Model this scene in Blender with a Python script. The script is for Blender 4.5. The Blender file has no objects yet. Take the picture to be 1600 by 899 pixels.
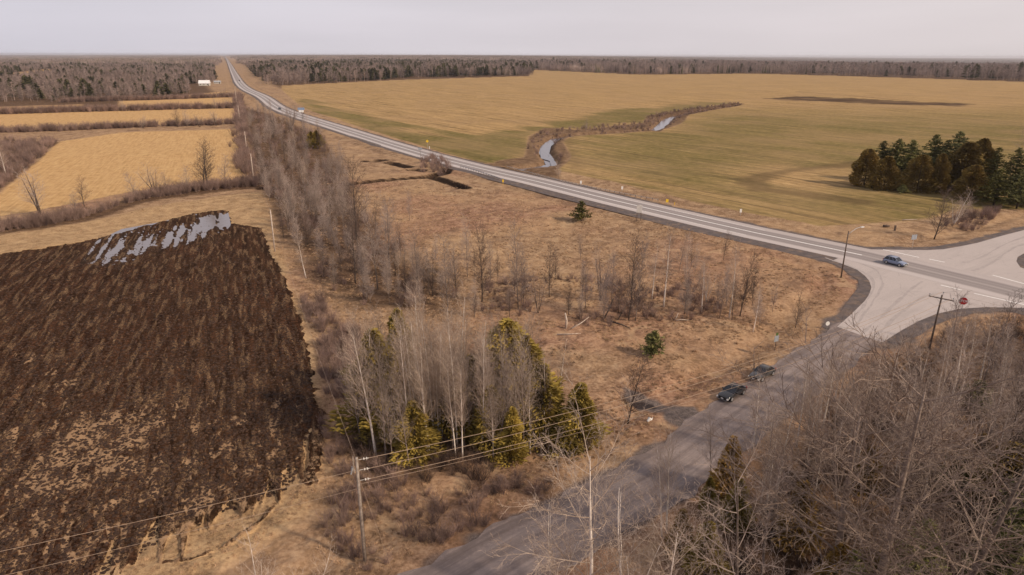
import bpy, bmesh, math, random
import numpy as np
from mathutils import Vector, Matrix, noise as mnoise
random.seed(7); rng = np.random.default_rng(7)
S = bpy.context.scene
C = S.collection
R = math.radians

# ------------------------------------------------------------------ camera
CAM_H = 42.0; F = 1067.0; PITCH = math.atan(363.0 / F); ROLL = math.atan(0.003)
cam = bpy.data.cameras.new('camera'); cam.lens = F / 1600 * 36; cam.sensor_width = 36
cam.clip_start = 0.5; cam.clip_end = 90000
co = bpy.data.objects.new('camera', cam); C.objects.link(co)
co.matrix_world = Matrix.Translation((0, 0, CAM_H)) @ Matrix.Rotation(R(90) - PITCH, 4, 'X') @ Matrix.Rotation(ROLL, 4, 'Z')
S.camera = co

# ------------------------------------------------------------------ sky, sun, exposure
SUN_EL, SUN_AZ = 34.0, 118.0        # azimuth clockwise from +Y: the sun stands to the right, a little behind
W = bpy.data.worlds.new('World'); S.world = W; W.use_nodes = True
nt = W.node_tree; nt.nodes.clear()
def N(nt, t, **k):
    n = nt.nodes.new(t)
    for a, b in k.items(): setattr(n, a, b)
    return n
sky = N(nt, 'ShaderNodeTexSky', sky_type='NISHITA', sun_disc=False, sun_elevation=R(SUN_EL), sun_rotation=R(SUN_AZ))
sky.air_density = 1.5; sky.dust_density = 3.0
tc = N(nt, 'ShaderNodeTexCoord'); sep = N(nt, 'ShaderNodeSeparateXYZ'); nt.links.new(tc.outputs['Generated'], sep.inputs[0])
cr = N(nt, 'ShaderNodeValToRGB'); nt.links.new(sep.outputs['Z'], cr.inputs[0])     # a thin even overcast, paler towards the horizon
e = cr.color_ramp.elements
e[0].position = 0.0; e[0].color = (6.9, 6.4, 6.6, 1); e[1].position = 1.0; e[1].color = (4.4, 4.15, 4.4, 1)
m = e.new(0.05); m.color = (6.6, 6.15, 6.45, 1)
m = e.new(0.16); m.color = (5.5, 5.2, 5.6, 1)
mp = N(nt, 'ShaderNodeMapping'); mp.inputs['Scale'].default_value = (1.2, 1.2, 9); nt.links.new(tc.outputs['Generated'], mp.inputs[0])
cn = N(nt, 'ShaderNodeTexNoise'); cn.inputs['Scale'].default_value = 1.6; cn.inputs['Detail'].default_value = 4
nt.links.new(mp.outputs[0], cn.inputs[0])
cm = N(nt, 'ShaderNodeMapRange'); cm.inputs[1].default_value = .3; cm.inputs[2].default_value = .7; cm.inputs[3].default_value = .97; cm.inputs[4].default_value = 1.10
nt.links.new(cn.outputs[0], cm.inputs[0])
mu = N(nt, 'ShaderNodeVectorMath', operation='SCALE'); nt.links.new(cr.outputs[0], mu.inputs[0]); nt.links.new(cm.outputs[0], mu.inputs['Scale'])
mx = N(nt, 'ShaderNodeMix', data_type='RGBA'); mx.inputs[0].default_value = .9
xs = N(nt, 'ShaderNodeMapRange'); xs.inputs[1].default_value = -.6; xs.inputs[2].default_value = .6; nt.links.new(sep.outputs['X'], xs.inputs[0])
tn = N(nt, 'ShaderNodeMix', data_type='RGBA'); tn.inputs[6].default_value = (.97, 1.0, 1.075, 1); tn.inputs[7].default_value = (1.06, 1.03, 1.0, 1); nt.links.new(xs.outputs[0], tn.inputs[0])
tm = N(nt, 'ShaderNodeVectorMath', operation='MULTIPLY'); nt.links.new(mu.outputs[0], tm.inputs[0]); nt.links.new(tn.outputs[2], tm.inputs[1])
nt.links.new(sky.outputs[0], mx.inputs[6]); nt.links.new(tm.outputs[0], mx.inputs[7])
bg = N(nt, 'ShaderNodeBackground'); bg.inputs[1].default_value = 0.1; nt.links.new(mx.outputs[2], bg.inputs[0])
wo = N(nt, 'ShaderNodeOutputWorld'); nt.links.new(bg.outputs[0], wo.inputs[0])
sl = bpy.data.lights.new('sun', 'SUN'); sl.energy = 3.4; sl.angle = R(3); sl.color = (1, .83, .64)
so = bpy.data.objects.new('sun', sl); C.objects.link(so)
so.rotation_euler = (R(90 - SUN_EL), 0, R(180 - SUN_AZ))
S.view_settings.view_transform = 'Standard'; S.view_settings.look = 'None'; S.view_settings.gamma = 1; S.view_settings.exposure = 0.08

# ------------------------------------------------------------------ survey helpers
def gp(x, y):
    """where the line of sight through survey mark (x, y) of the photo meets the ground"""
    dx, dy = x - 800, y - 449.5
    c, s = math.cos(ROLL), math.sin(ROLL)
    dx, dy = dx * c + dy * s, -dx * s + dy * c
    u, v = dx / F, dy / F
    d = math.cos(PITCH) - v * math.sin(PITCH); z = math.sin(PITCH) + v * math.cos(PITCH)
    t = CAM_H / z
    return (u * t, d * t)
def gps(l): return [gp(*a) for a in l]
def tall(base, topy):
    """height of an upright thing standing at survey mark base whose tip is seen at row topy"""
    x, y = gp(*base); d = math.hypot(y, 0)
    v = (topy - 449.5) / F
    dd = math.cos(PITCH) - v * math.sin(PITCH); z = math.sin(PITCH) + v * math.cos(PITCH)
    return CAM_H - d * z / dd

def catmull(pts, step):
    P = [Vector(p).to_3d() for p in pts]; P = [2 * P[0] - P[1]] + P + [2 * P[-1] - P[-2]]
    out = []
    for i in range(1, len(P) - 2):
        n = max(1, int((P[i + 1] - P[i]).length / step))
        for k in range(n):
            t = k / n; a, b, c, d = P[i - 1:i + 3]
            out.append(.5 * ((2 * b) + (c - a) * t + (2 * a - 5 * b + 4 * c - d) * t * t + (3 * b - a - 3 * c + d) * t ** 3))
    out.append(P[-2]); return out

def dist_poly(X, Y, pts):
    best = np.full(X.shape, 1e9)
    for (ax, ay), (bx, by) in zip(pts[:-1], pts[1:]):
        dx, dy = bx - ax, by - ay; L = dx * dx + dy * dy + 1e-9
        t = np.clip(((X - ax) * dx + (Y - ay) * dy) / L, 0, 1)
        np.minimum(best, np.hypot(X - ax - t * dx, Y - ay - t * dy), out=best)
    return best
def sd_poly(X, Y, pts):
    """signed distance, positive inside"""
    p = list(pts) + [pts[0]]
    d = dist_poly(X, Y, p); ins = np.zeros(X.shape, bool)
    for (ax, ay), (bx, by) in zip(p[:-1], p[1:]):
        c = (ay > Y) != (by > Y)
        with np.errstate(divide='ignore', invalid='ignore'):
            xi = (bx - ax) * (Y - ay) / ((by - ay) if by != ay else 1e-9) + ax
        ins ^= c & (X < xi)
    return np.where(ins, d, -d)
def inpoly(x, y, pts): return sd_poly(np.array([x]), np.array([y]), pts)[0] > 0
def vnoise(X, Y, seed=0):
    xi = np.floor(X).astype(np.int64); yi = np.floor(Y).astype(np.int64)
    fx = X - xi; fy = Y - yi; fx = fx * fx * (3 - 2 * fx); fy = fy * fy * (3 - 2 * fy)
    def h(a, b):
        n = (a * 374761393 + b * 668265263 + seed * 974711) & 0xffffffff
        n = ((n ^ (n >> 13)) * 1274126177) & 0xffffffff
        return ((n ^ (n >> 16)) & 0xffff) / 65535.0
    return (h(xi, yi) * (1 - fx) + h(xi + 1, yi) * fx) * (1 - fy) + (h(xi, yi + 1) * (1 - fx) + h(xi + 1, yi + 1) * fx) * fy
def fbm(X, Y, s, o=3, seed=0):
    r = 0; a = .5; t = 0
    for i in range(o):
        r = r + a * vnoise(X / s, Y / s, seed + i * 17); t += a; a *= .5; s *= .5
    return r / t
def sm(a, b, x):
    t = np.clip((x - a) / (b - a), 0, 1); return t * t * (3 - 2 * t)

# ------------------------------------------------------------------ the survey
HWY = [(p[0], p[1]) for p in catmull([(-18000, 45000), (-9000, 22500), (-4450, 11150), (-2900, 7296), (-1325, 3360), (-626, 1609), (-380, 1000), (-262, 742), (-185, 565.5), (-100, 413),
       (-47.9, 322.3), (-17, 274), (8.9, 238.8), (31.2, 206.4), (61, 166.5), (78, 146.5), (92.7, 125), (108, 101), (150, 42), (300, -160), (600, -560)], 14)]
_far = [p for p in HWY if p[1] > 1200]; HWY = [_far[0]] + [p for i, p in enumerate(_far) if i % 60 == 0 and p[1] > 1300] + [p for p in HWY if p[1] <= 1200]
SIDEF = [(p[0], p[1]) for p in catmull([(-160, -100), (-60, -5), (-6.2, 44.3), (7.2, 55), (18, 64.1), (29, 75.2), (43.7, 89.6), (55.4, 101), (66, 111)], .9)]
SIDE = [(p[0], p[1]) for p in catmull([(-160, -100), (-60, -5), (-6.2, 44.3), (7.2, 55), (18, 64.1), (29, 75.2), (43.7, 89.6), (55.4, 101), (66, 111)], 4)]
NORTH = [(p[0], p[1]) for p in catmull([(96, 140), (112, 147.5), (128, 157), (160, 178), (260, 250), (600, 500)], 5)]
APRON = gps([(1308, 511), (1329.5, 492), (1351, 471), (1358, 461), (1361.6, 449.5), (1358, 439), (1351, 431), (1338, 421), (1321.5, 413.5), (1300, 408),
             (1340, 390), (1420, 391), (1450, 391.3), (1474, 390), (1500, 385.5), (1527, 380), (1565, 369), (1600, 360), (1680, 338),
             (1720, 372), (1650, 386), (1606, 393), (1590, 402), (1588, 409), (1594, 418), (1610, 424), (1680, 452),
             (1690, 486), (1600, 481.6), (1540, 480.5), (1500, 483), (1463, 491), (1436, 502), (1410, 516), (1378, 536)])
PLOUGH = gps([(-420, 455), (-60, 404), (0, 398), (60, 391), (130, 379), (200, 360), (250, 346), (300, 334), (345, 328), (357, 331), (361, 349), (385, 352), (408, 357), (416, 375), (424, 398), (440, 425), (455, 455),
              (470, 500), (482, 550), (491, 600), (495, 640), (484, 680), (472, 720), (462, 752), (430, 775), (400, 785), (350, 795), (300, 812), (262, 838), (225, 862), (180, 890), (100, 935), (0, 975), (-500, 1100)])
F1 = gps([(-300, 372), (-40, 338), (0, 337), (60, 329), (150, 311), (210, 299), (290, 289), (385, 281), (386, 265), (378, 235), (372, 200.5), (185, 207), (95, 220), (40, 268), (0, 302), (-80, 340)])
F2 = gps([(-200, 183), (0, 176), (185, 171.5), (371, 168), (374, 191), (185, 198), (100, 204), (0, 206), (-200, 210)])
F3 = gps([(186, 157), (365, 152), (366, 163.5), (186, 168)])
F4 = gps([(290, 149), (355, 142.5), (356, 150), (300, 154)])
F5 = gps([(-60, 172), (10, 167), (130, 162), (130, 166), (10, 173)])
F6 = gps([(15, 115), (75, 108), (80, 111), (75, 116), (18, 123)])
STRIP = gps([(-420, 420), (-60, 376), (0, 366), (120, 349), (230, 325), (330, 309), (413, 299), (420, 330), (428, 370), (440, 405), (470, 480), (490, 560), (500, 640), (500, 700), (470, 800), (400, 850), (300, 900), (100, 1000), (-600, 1000)])
CROP = gps([(440, 140), (462, 160), (480, 171), (560, 197), (640, 221), (700, 241), (760, 256), (885, 268), (960, 284), (1040, 303), (1100, 318), (1200, 340), (1280, 353), (1360, 350), (1450, 341), (1500, 328), (1600, 328), (1900, 330),
            (2300, 150), (1900, 132), (1600, 128), (1400, 121.5), (1180, 115), (1000, 117), (835, 109.5), (826, 119), (600, 126), (440, 134)])
CREEKZ = gps([(740, 262), (770, 252), (818, 246), (822, 232), (825, 213), (850, 200), (900, 203), (1005, 192), (1010, 181), (1050, 174), (1150, 161), (1165, 163), (1078, 179), (1064, 194), (1035, 204), (960, 208), (892, 212), (880, 221), (893, 244), (885, 254), (872, 264), (880, 280)])
CREEK = gps([(748, 268), (795, 261), (840, 257), (862, 252), (857, 243), (850, 234), (853, 224), (868, 213), (900, 209), (950, 205.5), (1000, 203), (1022, 200.5), (1036, 190), (1048, 182.5), (1070, 177), (1100, 172), (1150, 164)])
CREEKW = gps([(838, 243), (838, 229), (846, 219), (862, 214), (868, 222), (864, 240), (873, 257), (860, 259), (852, 247)])
CREEKW2 = gps([(1014, 205), (1030, 184), (1042, 178), (1058, 178), (1050, 192), (1038, 205)])
SDITCH = [gps(l) for l in ([(545, 287), (600, 281), (660, 276.5), (690, 271), (701, 264)], [(678, 277), (705, 285), (726, 293)], [(573, 252.5), (598, 251)], [(609, 255), (637, 262)], [(644, 266), (657, 267)],
                          [(412, 293), (432, 294)])]
GREEN1 = gps([(452, 158), (480, 157), (540, 171), (600, 187), (660, 205), (745, 212.5), (800, 203), (890, 186), (960, 172), (1100, 161), (1150, 160), (1010, 192), (880, 205), (825, 215), (820, 245), (770, 252), (700, 238), (640, 220), (560, 197), (500, 178)])
GREEN2 = gps([(885, 262), (893, 245), (885, 222), (905, 209), (1020, 205), (1075, 186), (1160, 178), (1260, 190), (1330, 215), (1300, 245), (1190, 270), (1170, 285), (1250, 300), (1350, 305), (1460, 318), (1480, 330), (1360, 347), (1280, 350), (1200, 338), (1100, 316), (960, 282)])
TANP = gps([(1185, 279), (1240, 266), (1330, 256), (1345, 292), (1280, 293), (1210, 289)])
SWATH = gps([(1345, 256), (1270, 262), (1210, 271), (1170, 283), (1190, 297), (1250, 305), (1340, 316)])
SWATH2 = gps([(892, 212), (882, 222), (894, 245), (900, 262)])
BURN = gps([(1205, 154), (1235, 150), (1330, 154), (1440, 160), (1535, 162), (1500, 166), (1400, 164), (1300, 160), (1230, 157)])
THICKET = gps([(372, 150), (385, 168), (420, 178), (455, 192), (500, 212), (522, 240), (545, 275), (552, 330), (600, 365), (640, 410), (720, 450), (700, 490), (560, 478), (500, 440), (470, 400), (440, 370), (425, 320), (405, 290), (400, 250), (385, 210)])
LEFTB = gps([(-200, 345), (-40, 322), (0, 300), (40, 266), (92, 221), (60, 219), (0, 219), (-200, 225)])
HEDGE1 = gps([(-120, 378), (0, 362), (60, 354), (120, 343), (200, 317), (240, 309), (300, 302), (360, 294), (412, 288)])
RWOOD = [(10, 41), (19, 56), (31, 68), (43, 79.5), (60, 94), (75, 101), (100, 103), (150, 80), (120, 20), (60, -10), (5, 15), (3, 36)]
DRIVE = gps([(975, 605), (1000, 610), (1040, 626), (1085, 637), (1100, 650), (1062, 668), (1048, 661), (1030, 642), (1000, 635), (975, 622)])
PUD = [gps(l) for l in ([(166, 376), (184, 365), (206, 360), (211, 364), (195, 373), (180, 381)], [(140, 408), (175, 380), (200, 372), (200, 385), (165, 412)],
        [(245, 383), (262, 363), (300, 353), (328, 343), (343, 338), (348, 342), (347, 350), (338, 357), (300, 369), (262, 386)], [(215, 395), (225, 370), (242, 368), (240, 385)])]

def h_road(X, Y):
    d = np.minimum(dist_poly(X, Y, HWY) - 10, dist_poly(X, Y, SIDE) - 5.5)
    d = np.minimum(d, dist_poly(X, Y, NORTH) - 9)
    return np.minimum(d, -sd_poly(X, Y, APRON) - 4)
FUR = Vector((-.36, .933)).normalized()
def ground_fields(X, Y):
    r = np.hypot(X, Y)
    A = {}
    al = X * FUR.x + Y * FUR.y; ac = X * FUR.y - Y * FUR.x
    dr = h_road(X, Y)
    lobes = (fbm(ac / .85, al / 16, 1, 2, 5) - .5) * 17 * sm(76, 56, r) * sm(-14, -26, X) + (fbm(X, Y, 1.6, 3, 8) - .5) * 1.5 + (fbm(X, Y, .5, 2, 18) - .5) * .9
    pl = sd_poly(X, Y, PLOUGH) + lobes
    streak = dist_poly(X, Y, gps([(498, 640), (494, 680), (489, 720), (485, 752)]))
    streak2 = dist_poly(X, Y, gps([(250, 879), (300, 873), (350, 852), (400, 818), (428, 790)]))
    plo = np.maximum(sm(-.3, .3, pl), np.maximum(sm(.8, .5, streak + (fbm(X, Y, 1, 2, 3) - .5)), .9 * sm(.24, .12, streak2 + .5 * (fbm(X, Y, 1.2, 3, 3) - .42))))
    A['plough'] = plo
    A['clump'] = np.clip(sm(90, 48, Y) * .70 + .9 * sm(7, 2, np.hypot(X - gp(150, 700)[0], (Y - gp(150, 700)[1]) * .6)) + .25 * sm(10, 0, np.abs(dist_poly(X, Y, gps([(20, 560), (150, 700), (260, 640), (420, 660)])))), 0, 1)
    w = 8.0 * (1 + r / 900)
    nz = (fbm(X, Y, 9, 3, 21) - .5) * 5
    st = np.maximum.reduce([sm(-.5, .8, sd_poly(X, Y, F1) + nz * .4), sm(-1, 2, sd_poly(X, Y, F2) + nz), sm(-2, 3, sd_poly(X, Y, F3)), sm(-2, 3, sd_poly(X, Y, F4)), .5 * sm(-2, 3, sd_poly(X, Y, F5)), .8 * sm(-5, 5, sd_poly(X, Y, F6))])
    A['straw'] = st
    A['strip'] = sm(-1.5, 1.5, sd_poly(X, Y, STRIP) + nz * .6)
    cz = sd_poly(X, Y, CREEKZ)
    cp = np.minimum(sd_poly(X, Y, CROP) + nz * .3, -cz)
    A['crop'] = sm(-.8, .8, cp)
    al2 = X * .6 - Y * .8; ac2 = X * .8 + Y * .6
    band = fbm(ac2 / 14, al2 / 160, 1, 3, 31)
    g = np.maximum(sm(-9, 9, sd_poly(X, Y, GREEN1) + (band - .5) * 40), .85 * sm(-25, 25, sd_poly(X, Y, GREEN2) + (band - .5) * 50))
    rm = sm(-10, 20, X - 100 - (Y - 250) * .12) * sm(700, 420, Y)
    g = np.maximum(g, (.85 + .6 * (band - .5)) * rm)
    g = g * (1 - .75 * sm(-3, 3, sd_poly(X, Y, TANP)))
    A['green'] = g
    A['swath'] = sm(7, 2, dist_poly(X, Y, SWATH) + (fbm(X, Y, 12, 3, 61) - .5) * 9) * .9 + .5 * sm(6, 1, dist_poly(X, Y, SWATH2) + (fbm(X, Y, 10, 3, 62) - .5) * 7)
    bn = sm(-4, 6, sd_poly(X, Y, BURN) + (fbm(ac2 / 6, al2 / 40, 1, 3, 77) - .5) * 34)
    bl = dist_poly(X, Y, gps([(1248, 143), (1330, 150), (1400, 156)]))
    A['burn'] = np.maximum(bn, .5 * sm(5, 2, bl))
    dk = sm(1.6, .6, dist_poly(X, Y, CREEK))
    for q in SDITCH: dk = np.maximum(dk, sm(3.2, 2.2, dist_poly(X, Y, q) + (fbm(X, Y, 2, 2, 4) - .5) * .8))  # ditches: shade of the cut bank and wet soil share this mask
    A['dark'] = dk
    A['gravel'] = np.maximum(sm(.5, -.5, dr + 1.5 + (fbm(X, Y, 2.5, 2, 9) - .5) * 2.4), sm(-.5, .4, sd_poly(X, Y, DRIVE) + (fbm(X, Y, 2, 2, 6) - .5) * 1.6))
    A['wet'] = sm(-.2, .6, sd_poly(X, Y, DRIVE) + (fbm(X, Y, 3, 2, 66) - .62) * 9) + sm(.5, 1.2, -0.2 + 0 * X)
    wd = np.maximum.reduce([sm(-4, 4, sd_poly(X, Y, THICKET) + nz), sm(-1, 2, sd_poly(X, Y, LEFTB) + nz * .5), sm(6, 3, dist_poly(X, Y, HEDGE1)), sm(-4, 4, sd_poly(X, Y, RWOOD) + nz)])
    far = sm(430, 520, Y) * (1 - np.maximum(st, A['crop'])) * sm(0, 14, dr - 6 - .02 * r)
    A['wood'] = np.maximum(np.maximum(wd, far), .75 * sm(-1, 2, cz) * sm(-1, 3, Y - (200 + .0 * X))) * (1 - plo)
    A['rust'] = sm(.35, .7, fbm(X, Y, 26, 3, 12)) * sm(300, 240, Y) * sm(-.3, .3, (X * .82 + Y * .57 - 152) * -.1)
    # ---- relief
    rough = (1 - np.maximum.reduce([plo, st, A['crop']]))
    lod = 1 / (1 + (r / 260) ** 2)
    z = rough * ((fbm(X, Y, 4, 3, 41) - .5) * .5 + (fbm(X, Y, .9, 2, 42) - .5) * .3 * lod + (fbm(X, Y, 30, 2, 43) - .5) * 1.4)
    z -= .55 * np.exp(-((dr - 4.5) / 2.2) ** 2)
    z += (fbm(X, Y, 60, 2, 44) - .5) * 1.2 * np.maximum(A['crop'], st)
    ps = np.max([sm(-4.5, 1.5, sd_poly(X, Y, p) + (fbm(ac / 1.1, al / 15, 1, 3, 88) - .5) * 12) for p in PUD], axis=0)
    fur = (fbm(ac / .62, al / 7, 1, 2, 50) - .5) * 2.6
    fur2 = (fbm(ac / .8, al / 16, 1, 2, 150) - .5)
    A['mud'] = ps
    z += plo * (.17 + .10 * fur + (fbm(X, Y, .7, 2, 51) - .5) * .20 + (fbm(ac / .5, al / 3, 1, 2, 52) - .5) * .2 - .16 * ps + .60 * fur2 * ps)
    z += A['strip'] * (1 - plo) * .15
    z -= 2.0 * sm(5.5, 1.5, dist_poly(X, Y, CREEK) + (fbm(X, Y, 4, 2, 2) - .5) * 2) + 1.2 * np.maximum(sm(0, 5, sd_poly(X, Y, CREEKW) + nz * .5), sm(0, 5, sd_poly(X, Y, CREEKW2) + nz * .5)) * 1.0
    for q in SDITCH: z -= 1.3 * sm(2.4, 1.2, dist_poly(X, Y, q))
    z *= sm(-.3, 3.5, dr)
    z -= .05 * sm(-.2, .4, dr) + .03
    az = np.degrees(np.arctan2(X, Y))
    z += sm(3500, 8000, r) * (16 * np.exp(-((az + 6) / 13) ** 2) + 8 * fbm(X, Y, 2500, 2, 60)) * sm(60, 400, dr)
    z -= sm(2200, 9000, r) * (45 * sm(2, 34, az) + 22 * sm(-16, -34, az)) * (np.abs(az) < 60)
    return z, A
def gz(x, y): return float(ground_fields(np.array([x], float), np.array([y], float))[0][0])

# ------------------------------------------------------------------ materials
def newmat(name, rough=.9, spec=.2):
    m = bpy.data.materials.new(name); m.use_nodes = True
    b = m.node_tree.nodes['Principled BSDF']; b.inputs['Roughness'].default_value = rough
    b.inputs['Specular IOR Level'].default_value = spec
    return m, m.node_tree, b
def math_n(nt, op, a, b=None, c=None, clamp=False):
    n = N(nt, 'ShaderNodeMath', operation=op); n.use_clamp = clamp
    for i, v in enumerate((a, b, c)):
        if v is None: continue
        if hasattr(v, 'is_linked') or hasattr(v, 'links'): nt.links.new(v, n.inputs[i])
        else: n.inputs[i].default_value = v
    return n.outputs[0]
def noise_n(nt, vec, scale, detail=3, rough=.55, dist=0):
    n = N(nt, 'ShaderNodeTexNoise'); n.inputs['Scale'].default_value = scale; n.inputs['Detail'].default_value = detail
    n.inputs['Roughness'].default_value = rough; n.inputs['Distortion'].default_value = dist
    nt.links.new(vec, n.inputs['Vector']); return n.outputs[0]
def mixc(nt, f, a, b, mode='MIX'):
    n = N(nt, 'ShaderNodeMix', data_type='RGBA', blend_type=mode)
    for i, v in ((0, f), (6, a), (7, b)):
        if hasattr(v, 'links'): nt.links.new(v, n.inputs[i])
        elif isinstance(v, (int, float)): n.inputs[i].default_value = v
        else: n.inputs[i].default_value = (*v, 1)
    return n.outputs[2]
def ramp(nt, f, stops):
    n = N(nt, 'ShaderNodeValToRGB'); nt.links.new(f, n.inputs[0]); e = n.color_ramp.elements
    e[0].position, e[0].color = stops[0][0], (*stops[0][1], 1); e[1].position, e[1].color = stops[-1][0], (*stops[-1][1], 1)
    for p, c in stops[1:-1]: k = e.new(p); k.color = (*c, 1)
    return n.outputs[0]
def rng_n(nt, v, a, b, c=0, d=1, smooth=False):
    n = N(nt, 'ShaderNodeMapRange'); n.inputs[1].default_value = a; n.inputs[2].default_value = b; n.inputs[3].default_value = c; n.inputs[4].default_value = d
    if smooth: n.interpolation_type = 'SMOOTHSTEP'
    nt.links.new(v, n.inputs[0]); return n.outputs[0]
def bump(nt, b, h, s=.5, dist=.1):
    n = N(nt, 'ShaderNodeBump'); n.inputs['Strength'].default_value = s; n.inputs['Distance'].default_value = dist
    nt.links.new(h, n.inputs['Height']); nt.links.new(n.outputs[0], b.inputs['Normal'])
def mapped(nt, vec, ang, sc):
    n = N(nt, 'ShaderNodeMapping', vector_type='TEXTURE'); n.inputs['Rotation'].default_value = (0, 0, -ang); n.inputs['Scale'].default_value = tuple(1 / k for k in sc)
    nt.links.new(vec, n.inputs[0]); return n.outputs[0]

def ground_material():
    m, nt, b = newmat('open_ground', 1.0, .03)
    P = N(nt, 'ShaderNodeNewGeometry').outputs['Position']
    def at(n): a = N(nt, 'ShaderNodeAttribute'); a.attribute_name = n; return a.outputs['Fac']
    n1 = noise_n(nt, P, .045, 4); n2 = noise_n(nt, P, .35, 4, .6); n3 = noise_n(nt, P, 2.2, 4, .65); n4 = noise_n(nt, P, 9, 3, .7)
    af = math.atan2(FUR.y, FUR.x); ah = math.atan2(-.8, .6)
    mix5 = mapped(nt, P, -af, (.09, 1.1, 1)); fr = noise_n(nt, mix5, 1, 3, .65)
    mix6 = mapped(nt, P, -ah, (.022, .30, 1)); hr = noise_n(nt, mix6, 1, 5, .66, .5)
    mix7 = mapped(nt, P, -ah, (.04, 1.0, 1)); hf = noise_n(nt, mix7, 1, 3, .6)
    # rough meadow of matted dead grass
    t = math_n(nt, 'ADD', math_n(nt, 'MULTIPLY', n2, .5), math_n(nt, 'MULTIPLY', n3, .5))
    rough = ramp(nt, t, [(.32, (.095, .056, .034)), (.44, (.235, .145, .085)), (.53, (.35, .228, .138)), (.68, (.54, .375, .235))])
    rust = ramp(nt, t, [(.32, (.085, .046, .030)), (.45, (.225, .122, .078)), (.54, (.345, .198, .128)), (.68, (.50, .32, .205))])
    col = mixc(nt, math_n(nt, 'MULTIPLY', at('rust'), .85), rough, rust)
    col = mixc(nt, rng_n(nt, n1, .42, .68, 0, .55), col, mixc(nt, n3, (.40, .25, .135), (.52, .35, .20)))
    nb = noise_n(nt, P, .13, 5, .68, .6)
    col = mixc(nt, rng_n(nt, nb, .53, .66, 0, .62, True), col, mixc(nt, n3, (.10, .060, .040), (.23, .145, .098)))
    col = mixc(nt, rng_n(nt, nb, .44, .34, 0, .5, True), col, mixc(nt, n3, (.38, .25, .145), (.58, .41, .25)))
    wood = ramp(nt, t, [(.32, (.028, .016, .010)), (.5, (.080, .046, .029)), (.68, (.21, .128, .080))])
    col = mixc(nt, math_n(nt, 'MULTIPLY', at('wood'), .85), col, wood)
    strip = ramp(nt, math_n(nt, 'ADD', math_n(nt, 'MULTIPLY', n2, .35), math_n(nt, 'ADD', math_n(nt, 'MULTIPLY', n3, .3), math_n(nt, 'MULTIPLY', n4, .35))), [(.36, (.15, .092, .048)), (.5, (.39, .255, .14)), (.64, (.58, .40, .22))])
    col = mixc(nt, math_n(nt, 'MULTIPLY', at('strip'), math_n(nt, 'SUBTRACT', 1.0, math_n(nt, 'MULTIPLY', at('wood'), .8))), col, strip)
    s = math_n(nt, 'ADD', math_n(nt, 'MULTIPLY', fr, .55), math_n(nt, 'MULTIPLY', n2, .45))
    straw = ramp(nt, s, [(.3, (.36, .215, .095)), (.5, (.52, .325, .15)), (.7, (.62, .42, .21))])
    col = mixc(nt, at('straw'), col, straw)
    rf = noise_n(nt, mapped(nt, P, -ah, (.05, .9, 1)), 1, 6, .75, .3)
    g = math_n(nt, 'ADD', math_n(nt, 'MULTIPLY', hr, .42), math_n(nt, 'ADD', math_n(nt, 'MULTIPLY', rf, .33), math_n(nt, 'MULTIPLY', n2, .25)))
    crop = ramp(nt, g, [(.34, (.21, .138, .064)), (.45, (.35, .228, .105)), (.54, (.46, .302, .142)), (.66, (.58, .40, .20))])
    green = ramp(nt, g, [(.34, (.090, .080, .026)), (.45, (.155, .128, .044)), (.54, (.230, .172, .068)), (.66, (.38, .265, .125))])
    crop = mixc(nt, math_n(nt, 'MULTIPLY', at('green'), 1.0), crop, green)
    crop = mixc(nt, math_n(nt, 'MULTIPLY', at('burn'), .92), crop, (.055, .030, .022))
    crop = mixc(nt, math_n(nt, 'MULTIPLY', at('swath'), .75), crop, (.115, .078, .040))
    rows = noise_n(nt, mapped(nt, P, -ah, (.012, .42, 1)), 1, 6, .78, .35)
    crop = mixc(nt, rng_n(nt, rows, .42, .475, .72, 0, True), crop, (.125, .090, .044))
    crop = mixc(nt, .55, crop, mixc(nt, math_n(nt, 'ADD', math_n(nt, 'MULTIPLY', n3, .5), math_n(nt, 'MULTIPLY', n2, .5)), (.25, .25, .25), (1.68, 1.66, 1.6)), 'MULTIPLY')
    crop = mixc(nt, rng_n(nt, noise_n(nt, P, .02, 4), .45, .62, 0, .35), crop, (.36, .235, .125))
    col = mixc(nt, at('crop'), col, crop)
    soil_t = math_n(nt, 'ADD', math_n(nt, 'MULTIPLY', n3, .5), math_n(nt, 'MULTIPLY', n4, .5))
    soil = ramp(nt, soil_t, [(.38, (.012, .0055, .0032)), (.50, (.042, .020, .0115)), (.62, (.115, .056, .031))])
    soil = mixc(nt, rng_n(nt, n1, .4, .65, 0, .5), soil, mixc(nt, n4, (.020, .011, .007), (.085, .050, .028)))
    fl = noise_n(nt, mapped(nt, P, -af, (.07, 1.0, 1)), 1, 3, .6, .2)
    soil = mixc(nt, .85, soil, ramp(nt, fl, [(.36, (.5, .5, .5)), (.52, (1.0, 1.0, 1.0)), (.62, (1.45, 1.42, 1.4))]), 'MULTIPLY')
    soil = mixc(nt, math_n(nt, 'MULTIPLY', at('mud'), .7), soil, mixc(nt, n4, (.022, .014, .010), (.05, .034, .026)))
    mix8 = mapped(nt, P, -af, (.45, 1.5, 1)); cl = noise_n(nt, mix8, 1.1, 5, .62, .5)
    cl2 = noise_n(nt, mapped(nt, P, -af, (.30, .62, 1)), .8, 6, .68, .8)
    c0 = math_n(nt, 'ADD', math_n(nt, 'ADD', math_n(nt, 'MULTIPLY', cl, .35), math_n(nt, 'MULTIPLY', cl2, .65)), math_n(nt, 'MULTIPLY', at('clump'), .15))
    clump = rng_n(nt, c0, .585, .67, 0, .88, True)
    soil = mixc(nt, clump, soil, mixc(nt, n4, (.20, .115, .062), (.52, .34, .20)))
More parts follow.
